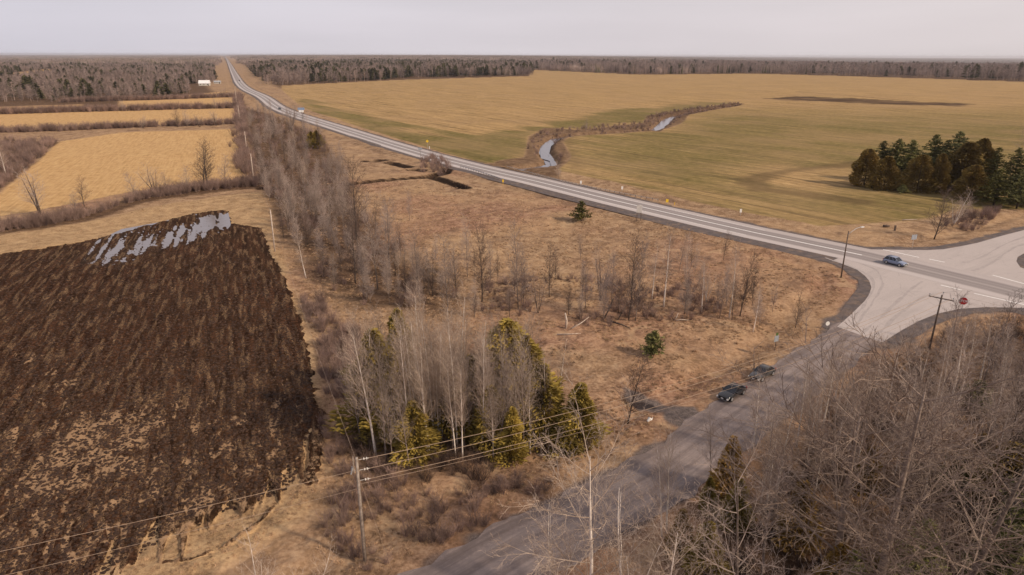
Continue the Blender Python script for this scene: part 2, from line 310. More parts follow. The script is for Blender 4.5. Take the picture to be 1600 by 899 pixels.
    mix9 = mapped(nt, P, -af, (.16, 1.15, 1)); ln = noise_n(nt, mix9, 1.0, 2, .5)
    sp = math_n(nt, 'MULTIPLY', rng_n(nt, ln, .50, .64, 0, .85, True), rng_n(nt, n4, .44, .60))
    soil = mixc(nt, sp, soil, (.30, .19, .11))
    pe = rng_n(nt, math_n(nt, 'ADD', at('plough'), math_n(nt, 'MULTIPLY', math_n(nt, 'SUBTRACT', n3, .5), .7)), .42, .58, 0, 1, True)
    col = mixc(nt, pe, col, soil)
    grav = ramp(nt, soil_t, [(.35, (.075, .058, .052)), (.5, (.14, .112, .102)), (.65, (.23, .185, .165))])
    grav = mixc(nt, at('wet'), grav, (.045, .036, .036))
    col = mixc(nt, at('gravel'), col, grav)
    col = mixc(nt, math_n(nt, 'MULTIPLY', at('dark'), .93), col, (.022, .012, .009))  # near-black soil; along the ditches it paints in shadow as well as wet earth
    nt.links.new(col, b.inputs['Base Color'])
    bump(nt, b, math_n(nt, 'ADD', n3, n4), .45, .12)
    return m
M = {}
M['ground'] = ground_material()

def simple(name, c1, c2, scale=3, rough=.85, spec=.25, bmp=0, metal=0, rand=0):
    m, nt, b = newmat(name, rough, spec)
    P = N(nt, 'ShaderNodeTexCoord').outputs['Object']
    n = noise_n(nt, P, scale, 4)
    col = mixc(nt, rng_n(nt, n, .35, .65), c1, c2)
    if rand:
        oi = N(nt, 'ShaderNodeObjectInfo')
        hs = N(nt, 'ShaderNodeHueSaturation'); nt.links.new(rng_n(nt, oi.outputs['Random'], 0, 1, 1 - rand, 1 + rand), hs.inputs['Value'])
        nt.links.new(col, hs.inputs['Color']); col = hs.outputs[0]
    nt.links.new(col, b.inputs['Base Color']); b.inputs['Metallic'].default_value = metal
    if bmp: bump(nt, b, n, bmp, .02)
    return m
M['bark'] = simple('grey_bark', (.13, .095, .075), (.26, .20, .165), 4, rand=.25, bmp=.4)
M['bark_dark'] = simple('dark_bark', (.060, .042, .033), (.13, .095, .075), 4, rand=.2, bmp=.4)
M['bark_pale'] = simple('pale_birch_bark', (.50, .42, .36), (.82, .72, .64), 1.6, rand=.15, bmp=.2)
M['twig'] = simple('brown_twigs', (.25, .190, .160), (.42, .335, .29), .5, rand=.25)
M['twig_dark'] = simple('dark_twigs', (.085, .056, .045), (.17, .12, .095), .5, rand=.2)
M['twig_pale'] = simple('pale_twigs', (.36, .265, .20), (.56, .44, .35), .5, rand=.15)
M['twig_mid'] = simple('greyish_tan_twigs', (.24, .180, .145), (.43, .34, .285), .5, rand=.2)
M['twig_great'] = simple('grey_tan_limbs', (.17, .120, .092), (.33, .250, .20), .5)
M['shrub'] = simple('shrub_stems', (.17, .108, .088), (.34, .235, .195), .6, rand=.35)
M['cedar'] = simple('olive_cedar_foliage', (.18, .128, .028), (.40, .285, .06), .9, rand=.3)
M['cedar_gold'] = simple('golden_cedar_foliage', (.20, .115, .028), (.38, .23, .055), .9, rand=.2)
M['pine'] = simple('dark_pine_foliage', (.085, .086, .030), (.20, .185, .06), .9, rand=.3)
M['pine_brown'] = simple('bronze_juniper_foliage', (.13, .088, .024), (.29, .195, .052), .9, rand=.25)
M['deadgrass'] = simple('dead_grass_blades', (.34, .215, .13), (.58, .40, .25), .4, rand=.4)
M['clod'] = simple('soil_clods', (.022, .012, .008), (.085, .046, .028), 6, rand=.4)
M['farwood'] = simple('far_wood_twigs', (.20, .145, .122), (.36, .275, .245), .08, rand=.35)
M['farpine'] = simple('far_conifer_foliage', (.055, .052, .026), (.115, .10, .045), .1, rand=.35)
M['galv'] = simple('galvanised_steel', (.36, .36, .37), (.50, .50, .50), 5, .5, .5, metal=.3)
M['alu'] = simple('sign_back_aluminium', (.46, .44, .43), (.56, .54, .53), 2, .5, .5)
M['greyblue'] = simple('blue_grey_sign_back', (.24, .26, .30), (.33, .35, .38), 2, .5, .5)
M['white'] = simple('white_paint', (.74, .72, .69), (.82, .80, .77), 3, .6)
M['yellow'] = simple('yellow_sheeting', (.78, .50, .03), (.85, .56, .05), 2, .5)
M['black'] = simple('black_paint', (.012, .012, .012), (.025, .025, .025), 2, .5)
M['red'] = simple('red_sheeting', (.52, .008, .012), (.60, .012, .016), 2, .45)
M['greenp'] = simple('green_sheeting', (.05, .10, .03), (.10, .15, .05), 6, .6)
M['wood_post'] = simple('weathered_pole_wood', (.20, .155, .125), (.36, .30, .255), 3, bmp=.3)
M['wood_dark'] = simple('dark_pole_wood', (.085, .062, .050), (.17, .125, .10), 3, bmp=.3)
M['wire'] = simple('weathered_wire', (.34, .24, .17), (.46, .34, .25), 1, .6)
M['porcelain'] = simple('insulators', (.55, .50, .45), (.70, .66, .60), 5, .3, .5)
M['tyre'] = simple('tyre_rubber', (.014, .013, .013), (.03, .028, .027), 9, .8)
M['rim'] = simple('alloy_rim', (.42, .42, .43), (.55, .55, .56), 5, .35, .5, metal=.6)
M['plastic'] = simple('dark_trim', (.018, .018, .018), (.035, .034, .033), 5, .6)
M['lamp'] = simple('lamp_lens', (.62, .60, .58), (.78, .76, .74), 9, .15, .6)
M['tail'] = simple('red_lens', (.30, .01, .01), (.38, .02, .02), 9, .2, .6)
M['snag'] = simple('bleached_dead_wood', (.40, .31, .25), (.62, .52, .44), 3)
M['roofw'] = simple('pale_metal_roof', (.72, .70, .70), (.84, .82, .82), .4, .5)
M['wallw'] = simple('cream_siding', (.50, .46, .41), (.62, .58, .52), .6)
M['blue'] = simple('blue_panel_paint', (.20, .27, .40), (.26, .33, .46), 1, .5)
def glossy(name, col, rough, coat=0):
    m, nt, b = newmat(name, rough, .5)
    P = N(nt, 'ShaderNodeTexCoord').outputs['Object']; n = noise_n(nt, P, 2.5, 3)
    nt.links.new(mixc(nt, n, tuple(c * .86 for c in col), tuple(c * 1.1 for c in col)), b.inputs['Base Color'])
    b.inputs['Coat Weight'].default_value = coat; b.inputs['Coat Roughness'].default_value = .12
    return m
M['car_black'] = glossy('black_car_paint', (.012, .012, .014), .3, .7)
M['car_dark'] = glossy('charcoal_car_paint', (.05, .048, .048), .35, .7)
M['car_blue'] = glossy('grey_blue_car_paint', (.22, .26, .37), .35, .6)
M['car_white'] = glossy('white_car_paint', (.72, .71, .70), .35, .5)
M['glass'] = glossy('tinted_glass', (.012, .014, .020), .08, .3)
def water_mat(name, col, rough):
    m, nt, b = newmat(name, rough, .5); b.inputs['IOR'].default_value = 1.33
    P = N(nt, 'ShaderNodeTexCoord').outputs['Object']; n = noise_n(nt, P, .8, 3)
    nt.links.new(mixc(nt, n, tuple(c * .8 for c in col), tuple(c * 1.15 for c in col)), b.inputs['Base Color'])
    bump(nt, b, noise_n(nt, P, 5, 2), .08, .02); return m
M['puddle'] = water_mat('muddy_standing_water', (.22, .19, .19), .12)
M['creek'] = water_mat('creek_surface', (.16, .14, .15), .12)

def road_material(name, base, kind):
    m, nt, b = newmat(name, .85, .25)
    uv = N(nt, 'ShaderNodeUVMap'); uv.uv_map = 'UVMap'
    sep = N(nt, 'ShaderNodeSeparateXYZ'); nt.links.new(uv.outputs[0], sep.inputs[0]); u = sep.outputs[0]
    P = N(nt, 'ShaderNodeNewGeometry').outputs['Position']
    mp = N(nt, 'ShaderNodeMapping'); mp.inputs['Scale'].default_value = (.9, .03, 1) if kind != 'gravel' else (1.6, .09, 1); nt.links.new(uv.outputs[0], mp.inputs[0])
    st = noise_n(nt, mp.outputs[0], 1, 4, .6); gr = noise_n(nt, P, 5, 5, .7); lg = noise_n(nt, P, .12, 4)
    col = mixc(nt, rng_n(nt, gr, .3, .7), tuple(c * .86 for c in base), tuple(c * 1.12 for c in base))
    col = mixc(nt, rng_n(nt, lg, .3, .7, 0, .5), col, tuple(c * 1.1 for c in base))
    def band(centre, half, amt, c):
        nonlocal col
        d = math_n(nt, 'ABSOLUTE', math_n(nt, 'SUBTRACT', u, centre))
        f = math_n(nt, 'MULTIPLY', rng_n(nt, d, half, half * .35, 0, amt, True), rng_n(nt, st, .3, .6, .65, 1))
        col = mixc(nt, f, col, c)
    if kind == 'hwy':
        for c0 in (-2.8, -.95, .95, 2.8): band(c0, 1.15, .62, (.185, .160, .155))
        band(-1.85, 1.6, .35, (.20, .17, .165)); band(1.85, 1.6, .35, (.20, .17, .165))
        band(-5.0, 1.5, .6, (.56, .50, .48)); band(4.6, .9, .35, (.50, .44, .42))
    if kind == 'gravel':
        mp3 = N(nt, 'ShaderNodeMapping'); mp3.inputs['Scale'].default_value = (3.2, .16, 1); nt.links.new(uv.outputs[0], mp3.inputs[0])
        col = mixc(nt, .8, col, ramp(nt, noise_n(nt, mp3.outputs[0], 1, 5, .72), [(.36, (.55, .54, .54)), (.5, (1, 1, 1)), (.64, (1.35, 1.3, 1.25))]), 'MULTIPLY')
        col = mixc(nt, rng_n(nt, noise_n(nt, P, 1.6, 6, .8), .4, .6, 0, .8), col, tuple(c * .74 for c in base))
        for c0 in (-2.0, -.1, 1.6): band(c0, .8, .38, (.34, .28, .26))
        band(-3.4, .8, .5, (.12, .093, .085)); band(.8, .5, .35, (.15, .118, .108)); band(3.2, .8, .5, (.13, .10, .092))
        col = mixc(nt, rng_n(nt, st, .45, .7, 0, .5), col, (.15, .112, .098))
    if kind == 'apron':
        mp2 = mapped(nt, P, R(-38), (.05, .45, 1)); s2 = noise_n(nt, mp2, 1, 4, .6, .8)
        col = mixc(nt, rng_n(nt, s2, .5, .75, 0, .35), col, (.27, .235, .222))
        cr = noise_n(nt, P, .45, 2, .5); v = N(nt, 'ShaderNodeTexVoronoi', feature='DISTANCE_TO_EDGE'); v.inputs['Scale'].default_value = .16; nt.links.new(P, v.inputs['Vector'])
        col = mixc(nt, math_n(nt, 'MULTIPLY', rng_n(nt, v.outputs['Distance'], .012, .0, 0, .35), rng_n(nt, cr, .45, .6)), col, (.14, .12, .115))
    if kind == 'shoulder':
        col = mixc(nt, rng_n(nt, noise_n(nt, P, .35, 5, .7), .48, .62, 0, .8), col, (.24, .165, .115))
        col = mixc(nt, rng_n(nt, noise_n(nt, P, .8, 4), .35, .65, 0, .8), col, tuple(c * .6 for c in base))
    nt.links.new(col, b.inputs['Base Color']); bump(nt, b, gr, .3 if kind in ('gravel', 'shoulder') else .08, .03)
    return m
M['hwy'] = road_material('worn_asphalt', (.42, .365, .345), 'hwy')
M['apron'] = road_material('pale_junction_asphalt', (.455, .395, .37), 'apron')
M['track'] = simple('tyre_darkened_asphalt', (.36, .312, .294), (.42, .367, .346), .8)
M['gravel_road'] = road_material('grey_brown_gravel', (.265, .212, .195), 'gravel')
M['shoulder'] = road_material('dark_shoulder_gravel', (.135, .108, .102), 'shoulder')
def mark_mat(name, c):
    m, nt, b = newmat(name, .7)
    P = N(nt, 'ShaderNodeNewGeometry').outputs['Position']
    nt.links.new(mixc(nt, rng_n(nt, noise_n(nt, P, 3, 4, .7), .42, .6), tuple(k * .8 for k in c), c), b.inputs['Base Color']); return m
M['mark'] = mark_mat('worn_white_paint', (.88, .85, .82)); M['marky'] = mark_mat('worn_yellow_paint', (.60, .47, .28))

# ------------------------------------------------------------------ object helpers
def mesh(name, v, f, mat, smooth=False):
    me = bpy.data.meshes.new(name); me.from_pydata([tuple(a) for a in v], [], f); me.materials.append(mat)
    if smooth: me.shade_smooth()
    return me
def link(name, me, parent=None, loc=None, **p):
    o = bpy.data.objects.new(name, me); C.objects.link(o)
    if parent: o.parent = parent
    if loc is not None: o.location = loc
    for k, v in p.items(): o[k] = v
    return o
def empty(name, loc, rz=0, **p):
    o = bpy.data.objects.new(name, None); C.objects.link(o); o.location = loc; o.rotation_euler = (0, 0, rz); o.empty_display_size = .3
    for k, v in p.items(): o[k] = v
    return o
def copy_tree(o, parent=None, **p):
    c = o.copy(); C.objects.link(c); c.parent = parent
    for ch in o.children: copy_tree(ch, c)
    for k, v in p.items(): c[k] = v
    return c
class MB:
    def __init__(s): s.v = []; s.f = []
    def box(s, c, d, rz=0, tilt=0):
        n = len(s.v); Rm = Matrix.Rotation(rz, 3, 'Z') @ Matrix.Rotation(tilt, 3, 'X')
        for z in (-.5, .5):
            for x, y in ((-.5, -.5), (.5, -.5), (.5, .5), (-.5, .5)):
                s.v.append(Vector(c) + Rm @ Vector((x * d[0], y * d[1], z * d[2])))
        s.f += [(n, n + 3, n + 2, n + 1), (n + 4, n + 5, n + 6, n + 7)] + [(n + i, n + (i + 1) % 4, n + 4 + (i + 1) % 4, n + 4 + i) for i in range(4)]
        return s
    def tube(s, pts, rad, k=6, cap=True):
        n0 = len(s.v); P = [Vector(p) for p in pts]
        if not isinstance(rad, (list, tuple)): rad = [rad] * len(P)
        up = None
        for i, p in enumerate(P):
            d = (P[min(i + 1, len(P) - 1)] - P[max(i - 1, 0)]).normalized()
            if up is None: up = d.orthogonal().normalized()
            a = (up - d * up.dot(d)).normalized(); up = a; b = d.cross(a)
            for j in range(k):
                t = 2 * math.pi * j / k; s.v.append(p + (a * math.cos(t) + b * math.sin(t)) * rad[i])
        for i in range(len(P) - 1):
            for j in range(k):
                q = n0 + i * k; s.f.append((q + j, q + (j + 1) % k, q + k + (j + 1) % k, q + k + j))
        if cap: s.f.append(tuple(range(n0 + k - 1, n0 - 1, -1))); s.f.append(tuple(n0 + (len(P) - 1) * k + j for j in range(k)))
        return s
    def spike(s, a, b, r):
        a, b = Vector(a), Vector(b); d = (b - a).normalized(); u = d.orthogonal().normalized(); w = d.cross(u); n = len(s.v)
        for t in (0, 2.094, 4.189): s.v.append(a + (u * math.cos(t) + w * math.sin(t)) * r)
        s.v.append(b); s.f += [(n, n + 1, n + 3), (n + 1, n + 2, n + 3), (n + 2, n, n + 3)]
        return s
    def mesh(s, name, mat, smooth=False): return mesh(name, s.v, s.f, mat, smooth)

# ------------------------------------------------------------------ the ground sheet
def build_ground():
    ys = [950, 925] + list(np.linspace(905, 302, 440)) + list(np.linspace(301.2, 180, 160)) + list(np.linspace(179, 88.6, 130))
    v = (np.array(ys) - 449.5) / F
    rr = CAM_H * (math.cos(PITCH) - v * math.sin(PITCH)) / (math.sin(PITCH) + v * math.cos(PITCH))
    rr = np.concatenate([[.5, 8, 16, 24, 30, 34, 37, 40, 42.5], rr[(rr > 44) & (rr < 20000)], [24000, 32000, 41000]]); rr.sort()
    az = np.concatenate([np.linspace(-180, -58, 40), np.linspace(-55, -47, 30), np.linspace(-46.8, 46.8, 840), np.linspace(47, 55, 30), np.linspace(58, 176, 40)])
    azr = np.radians(az); nr, na = len(rr), len(az)
    X = np.outer(rr, np.sin(azr)); Y = np.outer(rr, np.cos(azr))
    z, A = ground_fields(X.ravel(), Y.ravel())
    V = np.stack([X.ravel(), Y.ravel(), z], 1)
    i = np.arange(nr - 1)[:, None] * na; j = np.arange(na)[None, :]; jn = (j + 1) % na
    Q = np.stack([i + j, i + jn, i + na + jn, i + na + j], -1).reshape(-1, 4)
    Q = Q[:, ::-1]                                                  # normals up
    cls = np.zeros(nr * na, int)
    cls[A['crop'] > .5] = 3; cls[A['straw'] > .5] = 2; cls[A['plough'] > .5] = 1
    fc = np.max(cls[Q], 1)
    names = ['ground', 'ploughed_field', 'hay_field', 'crop_field']
    for k in range(4):
        q = Q[fc == k]; used, inv = np.unique(q, return_inverse=True); q = inv.reshape(-1, 4)
        me = bpy.data.meshes.new(names[k]); me.vertices.add(len(used)); me.vertices.foreach_set('co', V[used].ravel().astype(np.float32))
        me.loops.add(q.size); me.loops.foreach_set('vertex_index', q.ravel().astype(np.int32))
        me.polygons.add(len(q)); me.polygons.foreach_set('loop_start', (np.arange(len(q)) * 4).astype(np.int32))
        me.update(calc_edges=True)
        for n, a in A.items():
            at = me.attributes.new(n, 'FLOAT', 'POINT'); at.data.foreach_set('value', a[used].astype(np.float32))
        me.materials.append(M['ground']); me.shade_smooth()
        link(names[k], me, kind='structure')
build_ground()

# ------------------------------------------------------------------ roads
def ribbon(name, path, w0, w1, z, mat, sub=1, kind='structure', clip=None):
    """w0, w1: offsets to the left and right of the path (numbers or functions of the point)"""
    fa = w0 if callable(w0) else (lambda p: w0); fb = w1 if callable(w1) else (lambda p: w1)
    v, f, uv = [], [], []; s = 0; P = [Vector((p[0], p[1], 0)) for p in path]
    for i, p in enumerate(P):
        d = (P[min(i + 1, len(P) - 1)] - P[max(i - 1, 0)]).normalized(); n = Vector((-d.y, d.x, 0))
        if i: s += (p - P[i - 1]).length
        for k in range(sub + 1):
            o = fa(p) + (fb(p) - fa(p)) * k / sub
            zz = z + 0 * p.x
            v.append(p + n * o + Vector((0, 0, zz + far_z(p.x, p.y)))); uv.append((o, s))
    for i in range(len(P) - 1):
        for k in range(sub):
            a = i * (sub + 1) + k; f.append((a, a + 1, a + sub + 2, a + sub + 1))
    me = mesh(name, v, f, mat)
    if me.polygons and me.polygons[0].normal.z < 0: me.flip_normals()
    me.uv_layers.new(name='UVMap')
    for l in me.loops: me.uv_layers[0].data[l.index].uv = uv[l.vertex_index]
    return link(name, me, **({'kind': kind} if kind else {}))
def far_z(x, y): return 0.0
def sheet(name, pts, z, mat, **p):
    bm = bmesh.new(); vs = [bm.verts.new((x, y, z)) for x, y in pts]; fc = bm.faces.new(vs); bm.normal_update()
    if fc.normal.z < 0: fc.normal_flip()
    bmesh.ops.triangulate(bm, faces=bm.faces[:])
    me = bpy.data.meshes.new(name); bm.to_mesh(me); bm.free(); me.materials.append(mat)
    me.uv_layers.new(name='UVMap')
    return link(name, me, **p)
def nz1(p, s, seed): return float(fbm(np.array([p.x]), np.array([p.y]), s, 2, seed)[0]) - .5
hw = [p for p in HWY if p[1] < 12000]
ribbon('road_shoulder', hw, lambda p: -6.2 - 5.2 * (p.y < 250) - 3.2 * (p.y >= 250) + nz1(p, 9, 3) * 2.6, lambda p: 6.2 + 1.6 + nz1(p, 12, 5), .012, M['shoulder'])
ribbon('highway', hw, -6.45, 6.45, .05, M['hwy'], 10)
ribbon('gravel_road', SIDEF[:-13], lambda p: 4.0 + nz1(p, 2.2, 7) * 1.5, lambda p: -4.0 + nz1(p, 2.2, 8) * 1.5, .035, M['gravel_road'], 6)
for k, (pts, w) in enumerate([([(1350, 520), (1395, 478), (1425, 452), (1440, 440)], .5), ([(1366, 527), (1412, 486), (1450, 462), (1500, 455)], .5), ([(1335, 512), (1365, 470), (1378, 440), (1360, 418), (1290, 396)], .45), ([(1322, 516), (1352, 474), (1364, 446), (1350, 426), (1290, 403)], .4),
        ([(1520, 424), (1550, 411), (1585, 388), (1640, 366)], .6), ([(1500, 412), (1535, 402), (1570, 382), (1640, 358)], .5)]):
    ribbon('tyre_track', catmull([(*p, 0) for p in gps(pts)], 1.5), lambda p: w / 2 + nz1(p, 3, 11 + k) * .7, lambda p: -w / 2 + nz1(p, 3, 31 + k) * .7, .0475 + .0008 * k, M['track'])
def offset_poly(pts, d):
    out = []; n = len(pts)
    ar = sum(pts[i][0] * pts[(i + 1) % n][1] - pts[(i + 1) % n][0] * pts[i][1] for i in range(n)); sg = 1 if ar > 0 else -1
    for i in range(n):
        a, b, c = (Vector(pts[(i + k) % n]) for k in (-1, 0, 1))
        t = ((b - a).normalized() + (c - b).normalized()); t = t.normalized() if t.length > .1 else (c - b).normalized()
        out.append((b.x + t.y * d * sg, b.y - t.x * d * sg))
    return out
sheet('junction_shoulder', [(p[0] + float(fbm(np.array([p[0]]), np.array([p[1]]), 3, 2, 5)[0] - .5) * 1.6, p[1] + float(fbm(np.array([p[0]]), np.array([p[1]]), 3, 2, 6)[0] - .5) * 1.6) for p in offset_poly(APRON, 2.3)], .024, M['shoulder'], kind='structure')
sheet('junction_pavement', APRON, .044, M['apron'], kind='structure')
# painted lines
def line(name, a, b, w, z, mat):
    a, b = Vector(a), Vector(b); n = (b - a).normalized(); n = Vector((-n.y, n.x)) * w / 2
    return sheet(name, [a + n, b + n, b - n, a - n], z, mat, kind='structure')
hw1 = [p for p in HWY if 150 < p[1] < 1700]
ribbon('edge_line', hw1, -4.05, -3.85, .056, M['mark']); ribbon('edge_line', hw1, 4.05, 3.85, .056, M['mark'])
ribbon('centre_line', [p for p in HWY if 128 < p[1] < 1700], -.24, .24, .056, M['mark'])
for a, b in (((1380, 390.5), (1436, 402.8)), ((1452, 405.5), (1476, 410.3)), ((1551, 430.5), (1600, 444)), ((1470, 446), (1503, 454)), ((1522, 459), (1600, 476.5)), ((1600, 476.5), (1640, 487)), ((1600, 444), (1650, 457))):
    line('lane_marking', gp(*a), gp(*b), .42, .058, M['mark'])
# standing water
sheet('puddle', gps([(128, 400), (152, 376), (190, 358), (250, 347), (300, 335), (350, 331), (357, 333), (361, 352), (350, 364), (300, 380), (240, 398), (200, 412), (140, 418)]), -.03, M['puddle'], kind='structure')
sheet('creek_water', offset_poly(CREEKW, -2.0), -1.35, M['creek'], kind='structure')
sheet('creek_water', offset_poly(CREEKW2, -2.0), -1.35, M['creek'], kind='structure')
ribbon('creek_water', CREEK, -2.5, 2.5, -1.6, M['creek'])

# ================================================================== vegetation
def rv(a, b): return random.uniform(a, b)
def grow(mb, crown, p, d, L, r, lvl, cfg):
    """one limb and everything that grows from it; lvl 0 is the trunk"""
    c = cfg[lvl]; n = c['seg']; pts = [p.copy()]; rad = [r]; q = p.copy(); dd = d.copy()
    for i in range(n):
        dd = (dd + Vector((rv(-1, 1), rv(-1, 1), rv(-1, 1))) * c['wob'] + Vector((0, 0, 1)) * c['up']).normalized()
        q = q + dd * (L / n); pts.append(q.copy()); rad.append(r * (1 - (i + 1) / n * c['tap']))
    (mb if lvl <= cfg[0].get('trunk_to', 0) else crown).tube(pts, rad, c['k'], cap=(lvl == 0)) if n > 1 or lvl < len(cfg) - 1 else crown.spike(pts[0], pts[-1], r)
    if lvl + 1 >= len(cfg): return
    cc = cfg[lvl + 1]; m = cc['n'] if lvl == 0 else max(1, int(cc['n'] * (L / cc['ref']) ** .8 + rv(0, .9)))
    ph = rv(0, 6.28)
    for i in range(m):
        t = cc['t0'] + (cc.get('t1', 1.0) - cc['t0']) * ((i + rv(0, 1)) / m)
        x = t * n; k = min(n - 1, int(x)); pos = pts[k].lerp(pts[k + 1], x - k); ax = (pts[k + 1] - pts[k]).normalized()
        rr = rad[k] + (rad[k + 1] - rad[k]) * (x - k)
        ph += 2.4 + rv(-.5, .5); o = ax.orthogonal().normalized(); w = ax.cross(o)
        side = o * math.cos(ph) + w * math.sin(ph); a = R(cc['ang'] + rv(-12, 12))
        nd = (ax * math.cos(a) + side * math.sin(a)).normalized()
        ll = cc['len'] * (L if lvl else cfg[0]['L']) * (1 - cc['fall'] * t) * rv(.7, 1.2)
        grow(mb, crown, pos, nd, ll, max(min(rr * cc['rr'], rr * .95), cc['rmin']), lvl + 1, cfg)
def tree_mesh(seed, H, trunk_r, cfg, bark, twig, lean=0):
    random.seed(seed); cfg = [dict(c) for c in cfg]; cfg[0]['L'] = H
    a, b = MB(), MB(); stems = cfg[0].get('stems', 1)
    for k in range(stems):
        d = Vector((rv(-1, 1), rv(-1, 1), 0)) * (lean + (.22 if stems > 1 else 0)) + Vector((0, 0, 1))
        h = H * (1 if k == 0 else rv(.6, .95))
        grow(a, b, Vector((rv(-.12, .12) * (stems > 1), rv(-.12, .12) * (stems > 1), -.3)), d.normalized(), h, trunk_r * (1 if k == 0 else .75), 0, cfg)
    return a.mesh('trunk', M[bark], True), b.mesh('crown', M[twig])
def L0(**k): d = dict(seg=7, wob=.05, up=.05, tap=.92, k=7); d.update(k); return d
ASPEN = [L0(seg=8, wob=.035), dict(seg=4, wob=.09, up=.13, tap=.85, k=3, n=32, t0=.30, ang=38, len=.32, fall=.55, rr=.42, rmin=.022),
         dict(seg=2, wob=.14, up=.11, tap=.8, k=3, n=7, ref=2.6, t0=.12, ang=36, len=.50, fall=.4, rr=.55, rmin=.013),
         dict(seg=1, wob=.2, up=.08, tap=1, k=3, n=5, ref=1.1, t0=.1, ang=36, len=.62, fall=.3, rr=.7, rmin=.0105)]
MAPLE = [L0(seg=6, wob=.05, tap=.88), dict(seg=6, wob=.07, up=.07, tap=.85, k=4, n=20, t0=.14, ang=54, len=.56, fall=.42, rr=.36, rmin=.024),
         dict(seg=3, wob=.12, up=.07, tap=.85, k=3, n=9, ref=5, t0=.15, ang=38, len=.42, fall=.4, rr=.5, rmin=.014),
         dict(seg=2, wob=.16, up=.06, tap=.8, k=3, n=7, ref=2.2, t0=.1, ang=40, len=.46, fall=.3, rr=.6, rmin=.010),
         dict(seg=1, wob=.2, up=.05, tap=1, k=3, n=5, ref=1.0, t0=.1, ang=38, len=.55, fall=.3, rr=.8, rmin=.0085)]
GREAT = [L0(seg=6, wob=.05, tap=.85), dict(seg=6, wob=.06, up=.06, tap=.85, k=4, n=24, t0=.12, ang=56, len=.64, fall=.45, rr=.36, rmin=.034),
         dict(seg=4, wob=.10, up=.06, tap=.85, k=3, n=10, ref=5, t0=.15, ang=34, len=.46, fall=.4, rr=.55, rmin=.020),
         dict(seg=2, wob=.14, up=.05, tap=.8, k=3, n=6, ref=2.2, t0=.1, ang=36, len=.46, fall=.3, rr=.6, rmin=.012),
         dict(seg=1, wob=.2, up=.05, tap=1, k=3, n=3, ref=1.0, t0=.1, ang=38, len=.55, fall=.3, rr=.8, rmin=.0085)]
SLIM = [L0(seg=6, wob=.06), dict(seg=3, wob=.11, up=.12, tap=.85, k=3, n=30, t0=.12, ang=38, len=.34, fall=.55, rr=.40, rmin=.017),
        dict(seg=2, wob=.14, up=.10, tap=.8, k=3, n=7, ref=2.0, t0=.1, ang=38, len=.5, fall=.4, rr=.55, rmin=.013),
        dict(seg=1, wob=.2, up=.08, tap=1, k=3, n=6, ref=1.0, t0=.1, ang=38, len=.65, fall=.3, rr=.7, rmin=.0115)]
MULTI = [L0(seg=6, wob=.10, stems=4), dict(seg=3, wob=.14, up=.12, tap=.85, k=3, n=12, t0=.2, ang=40, len=.34, fall=.5, rr=.45, rmin=.017),
         dict(seg=2, wob=.15, up=.08, tap=.8, k=3, n=6, ref=2.2, t0=.1, ang=40, len=.5, fall=.4, rr=.55, rmin=.012),
         dict(seg=1, wob=.2, up=.06, tap=1, k=3, n=5, ref=1.0, t0=.1, ang=38, len=.6, fall=.3, rr=.7, rmin=.010)]
def proto(kind, n, seed0, H, tr, cfg, bark, twig, lean=0.0):
    return [dict(H=H, parts=tree_mesh(seed0 + i, H, tr, cfg, bark, twig, lean)) for i in range(n)]
KINDS = dict(
    birch=proto('birch', 5, 10, 15, .19, ASPEN, 'bark_pale', 'twig_pale', .03),
    aspen=proto('aspen', 4, 20, 15, .15, ASPEN, 'bark', 'twig_mid', .03),
    slim=proto('slim', 6, 30, 9, .085, SLIM, 'bark', 'twig', .05),
    slimd=proto('slimd', 4, 40, 9, .10, SLIM, 'bark_dark', 'twig_dark', .05),
    multi=proto('multi', 4, 50, 8, .11, MULTI, 'bark_dark', 'twig', .05),
    multip=proto('multip', 3, 55, 9, .10, MULTI, 'bark_pale', 'twig_pale', .05),
    maple=proto('maple', 3, 60, 14, .21, MAPLE, 'bark', 'twig_mid', .03),
    greatmaple=proto('greatmaple', 3, 60, 14, .24, GREAT, 'bark', 'twig_great', .03),
    maplep=proto('maplep', 2, 66, 12, .14, MAPLE, 'bark_pale', 'twig_pale', .03))

def needle_mesh(seed, H, Rad, n, mat, prof, lump=.0, size=.3, core=.45):
    """conifer crown: many small sprays of foliage through the crown's volume"""
    random.seed(seed); mb = MB(); v, f = mb.v, mb.f; fq = [rv(0, 6.28) for _ in range(6)]
    for i in range(n):
        t = random.random() ** .85; a = rv(0, 6.283)
        lob = 1 + lump * (math.sin(3 * a + fq[0] + 5 * t) * .5 + math.sin(5 * a + fq[1] - 9 * t) * .3 + math.sin(17 * t + fq[2] + a) * .5)
        rr = Rad * prof(t) * lob; q = rr * (core + (1 - core) * math.sqrt(random.random())) + rv(0, .06)
        c = Vector((math.cos(a) * q, math.sin(a) * q, H * t + rv(-.1, .1)))
        out = Vector((math.cos(a), math.sin(a), rv(-.2, .9))).normalized(); sd = out.orthogonal().normalized()
        sd = (Matrix.Rotation(rv(0, 3.14), 3, out) @ sd); s = size * rv(.6, 1.3); k = len(v)
        v += [c - out * s * .5 - sd * s * .28, c - out * s * .4 + sd * s * .30, c + out * s * .45 + sd * s * .20, c + out * s * .75 - sd * s * .05]
        f.append((k, k + 1, k + 2, k + 3))
    return mb.mesh('crown', M[mat])
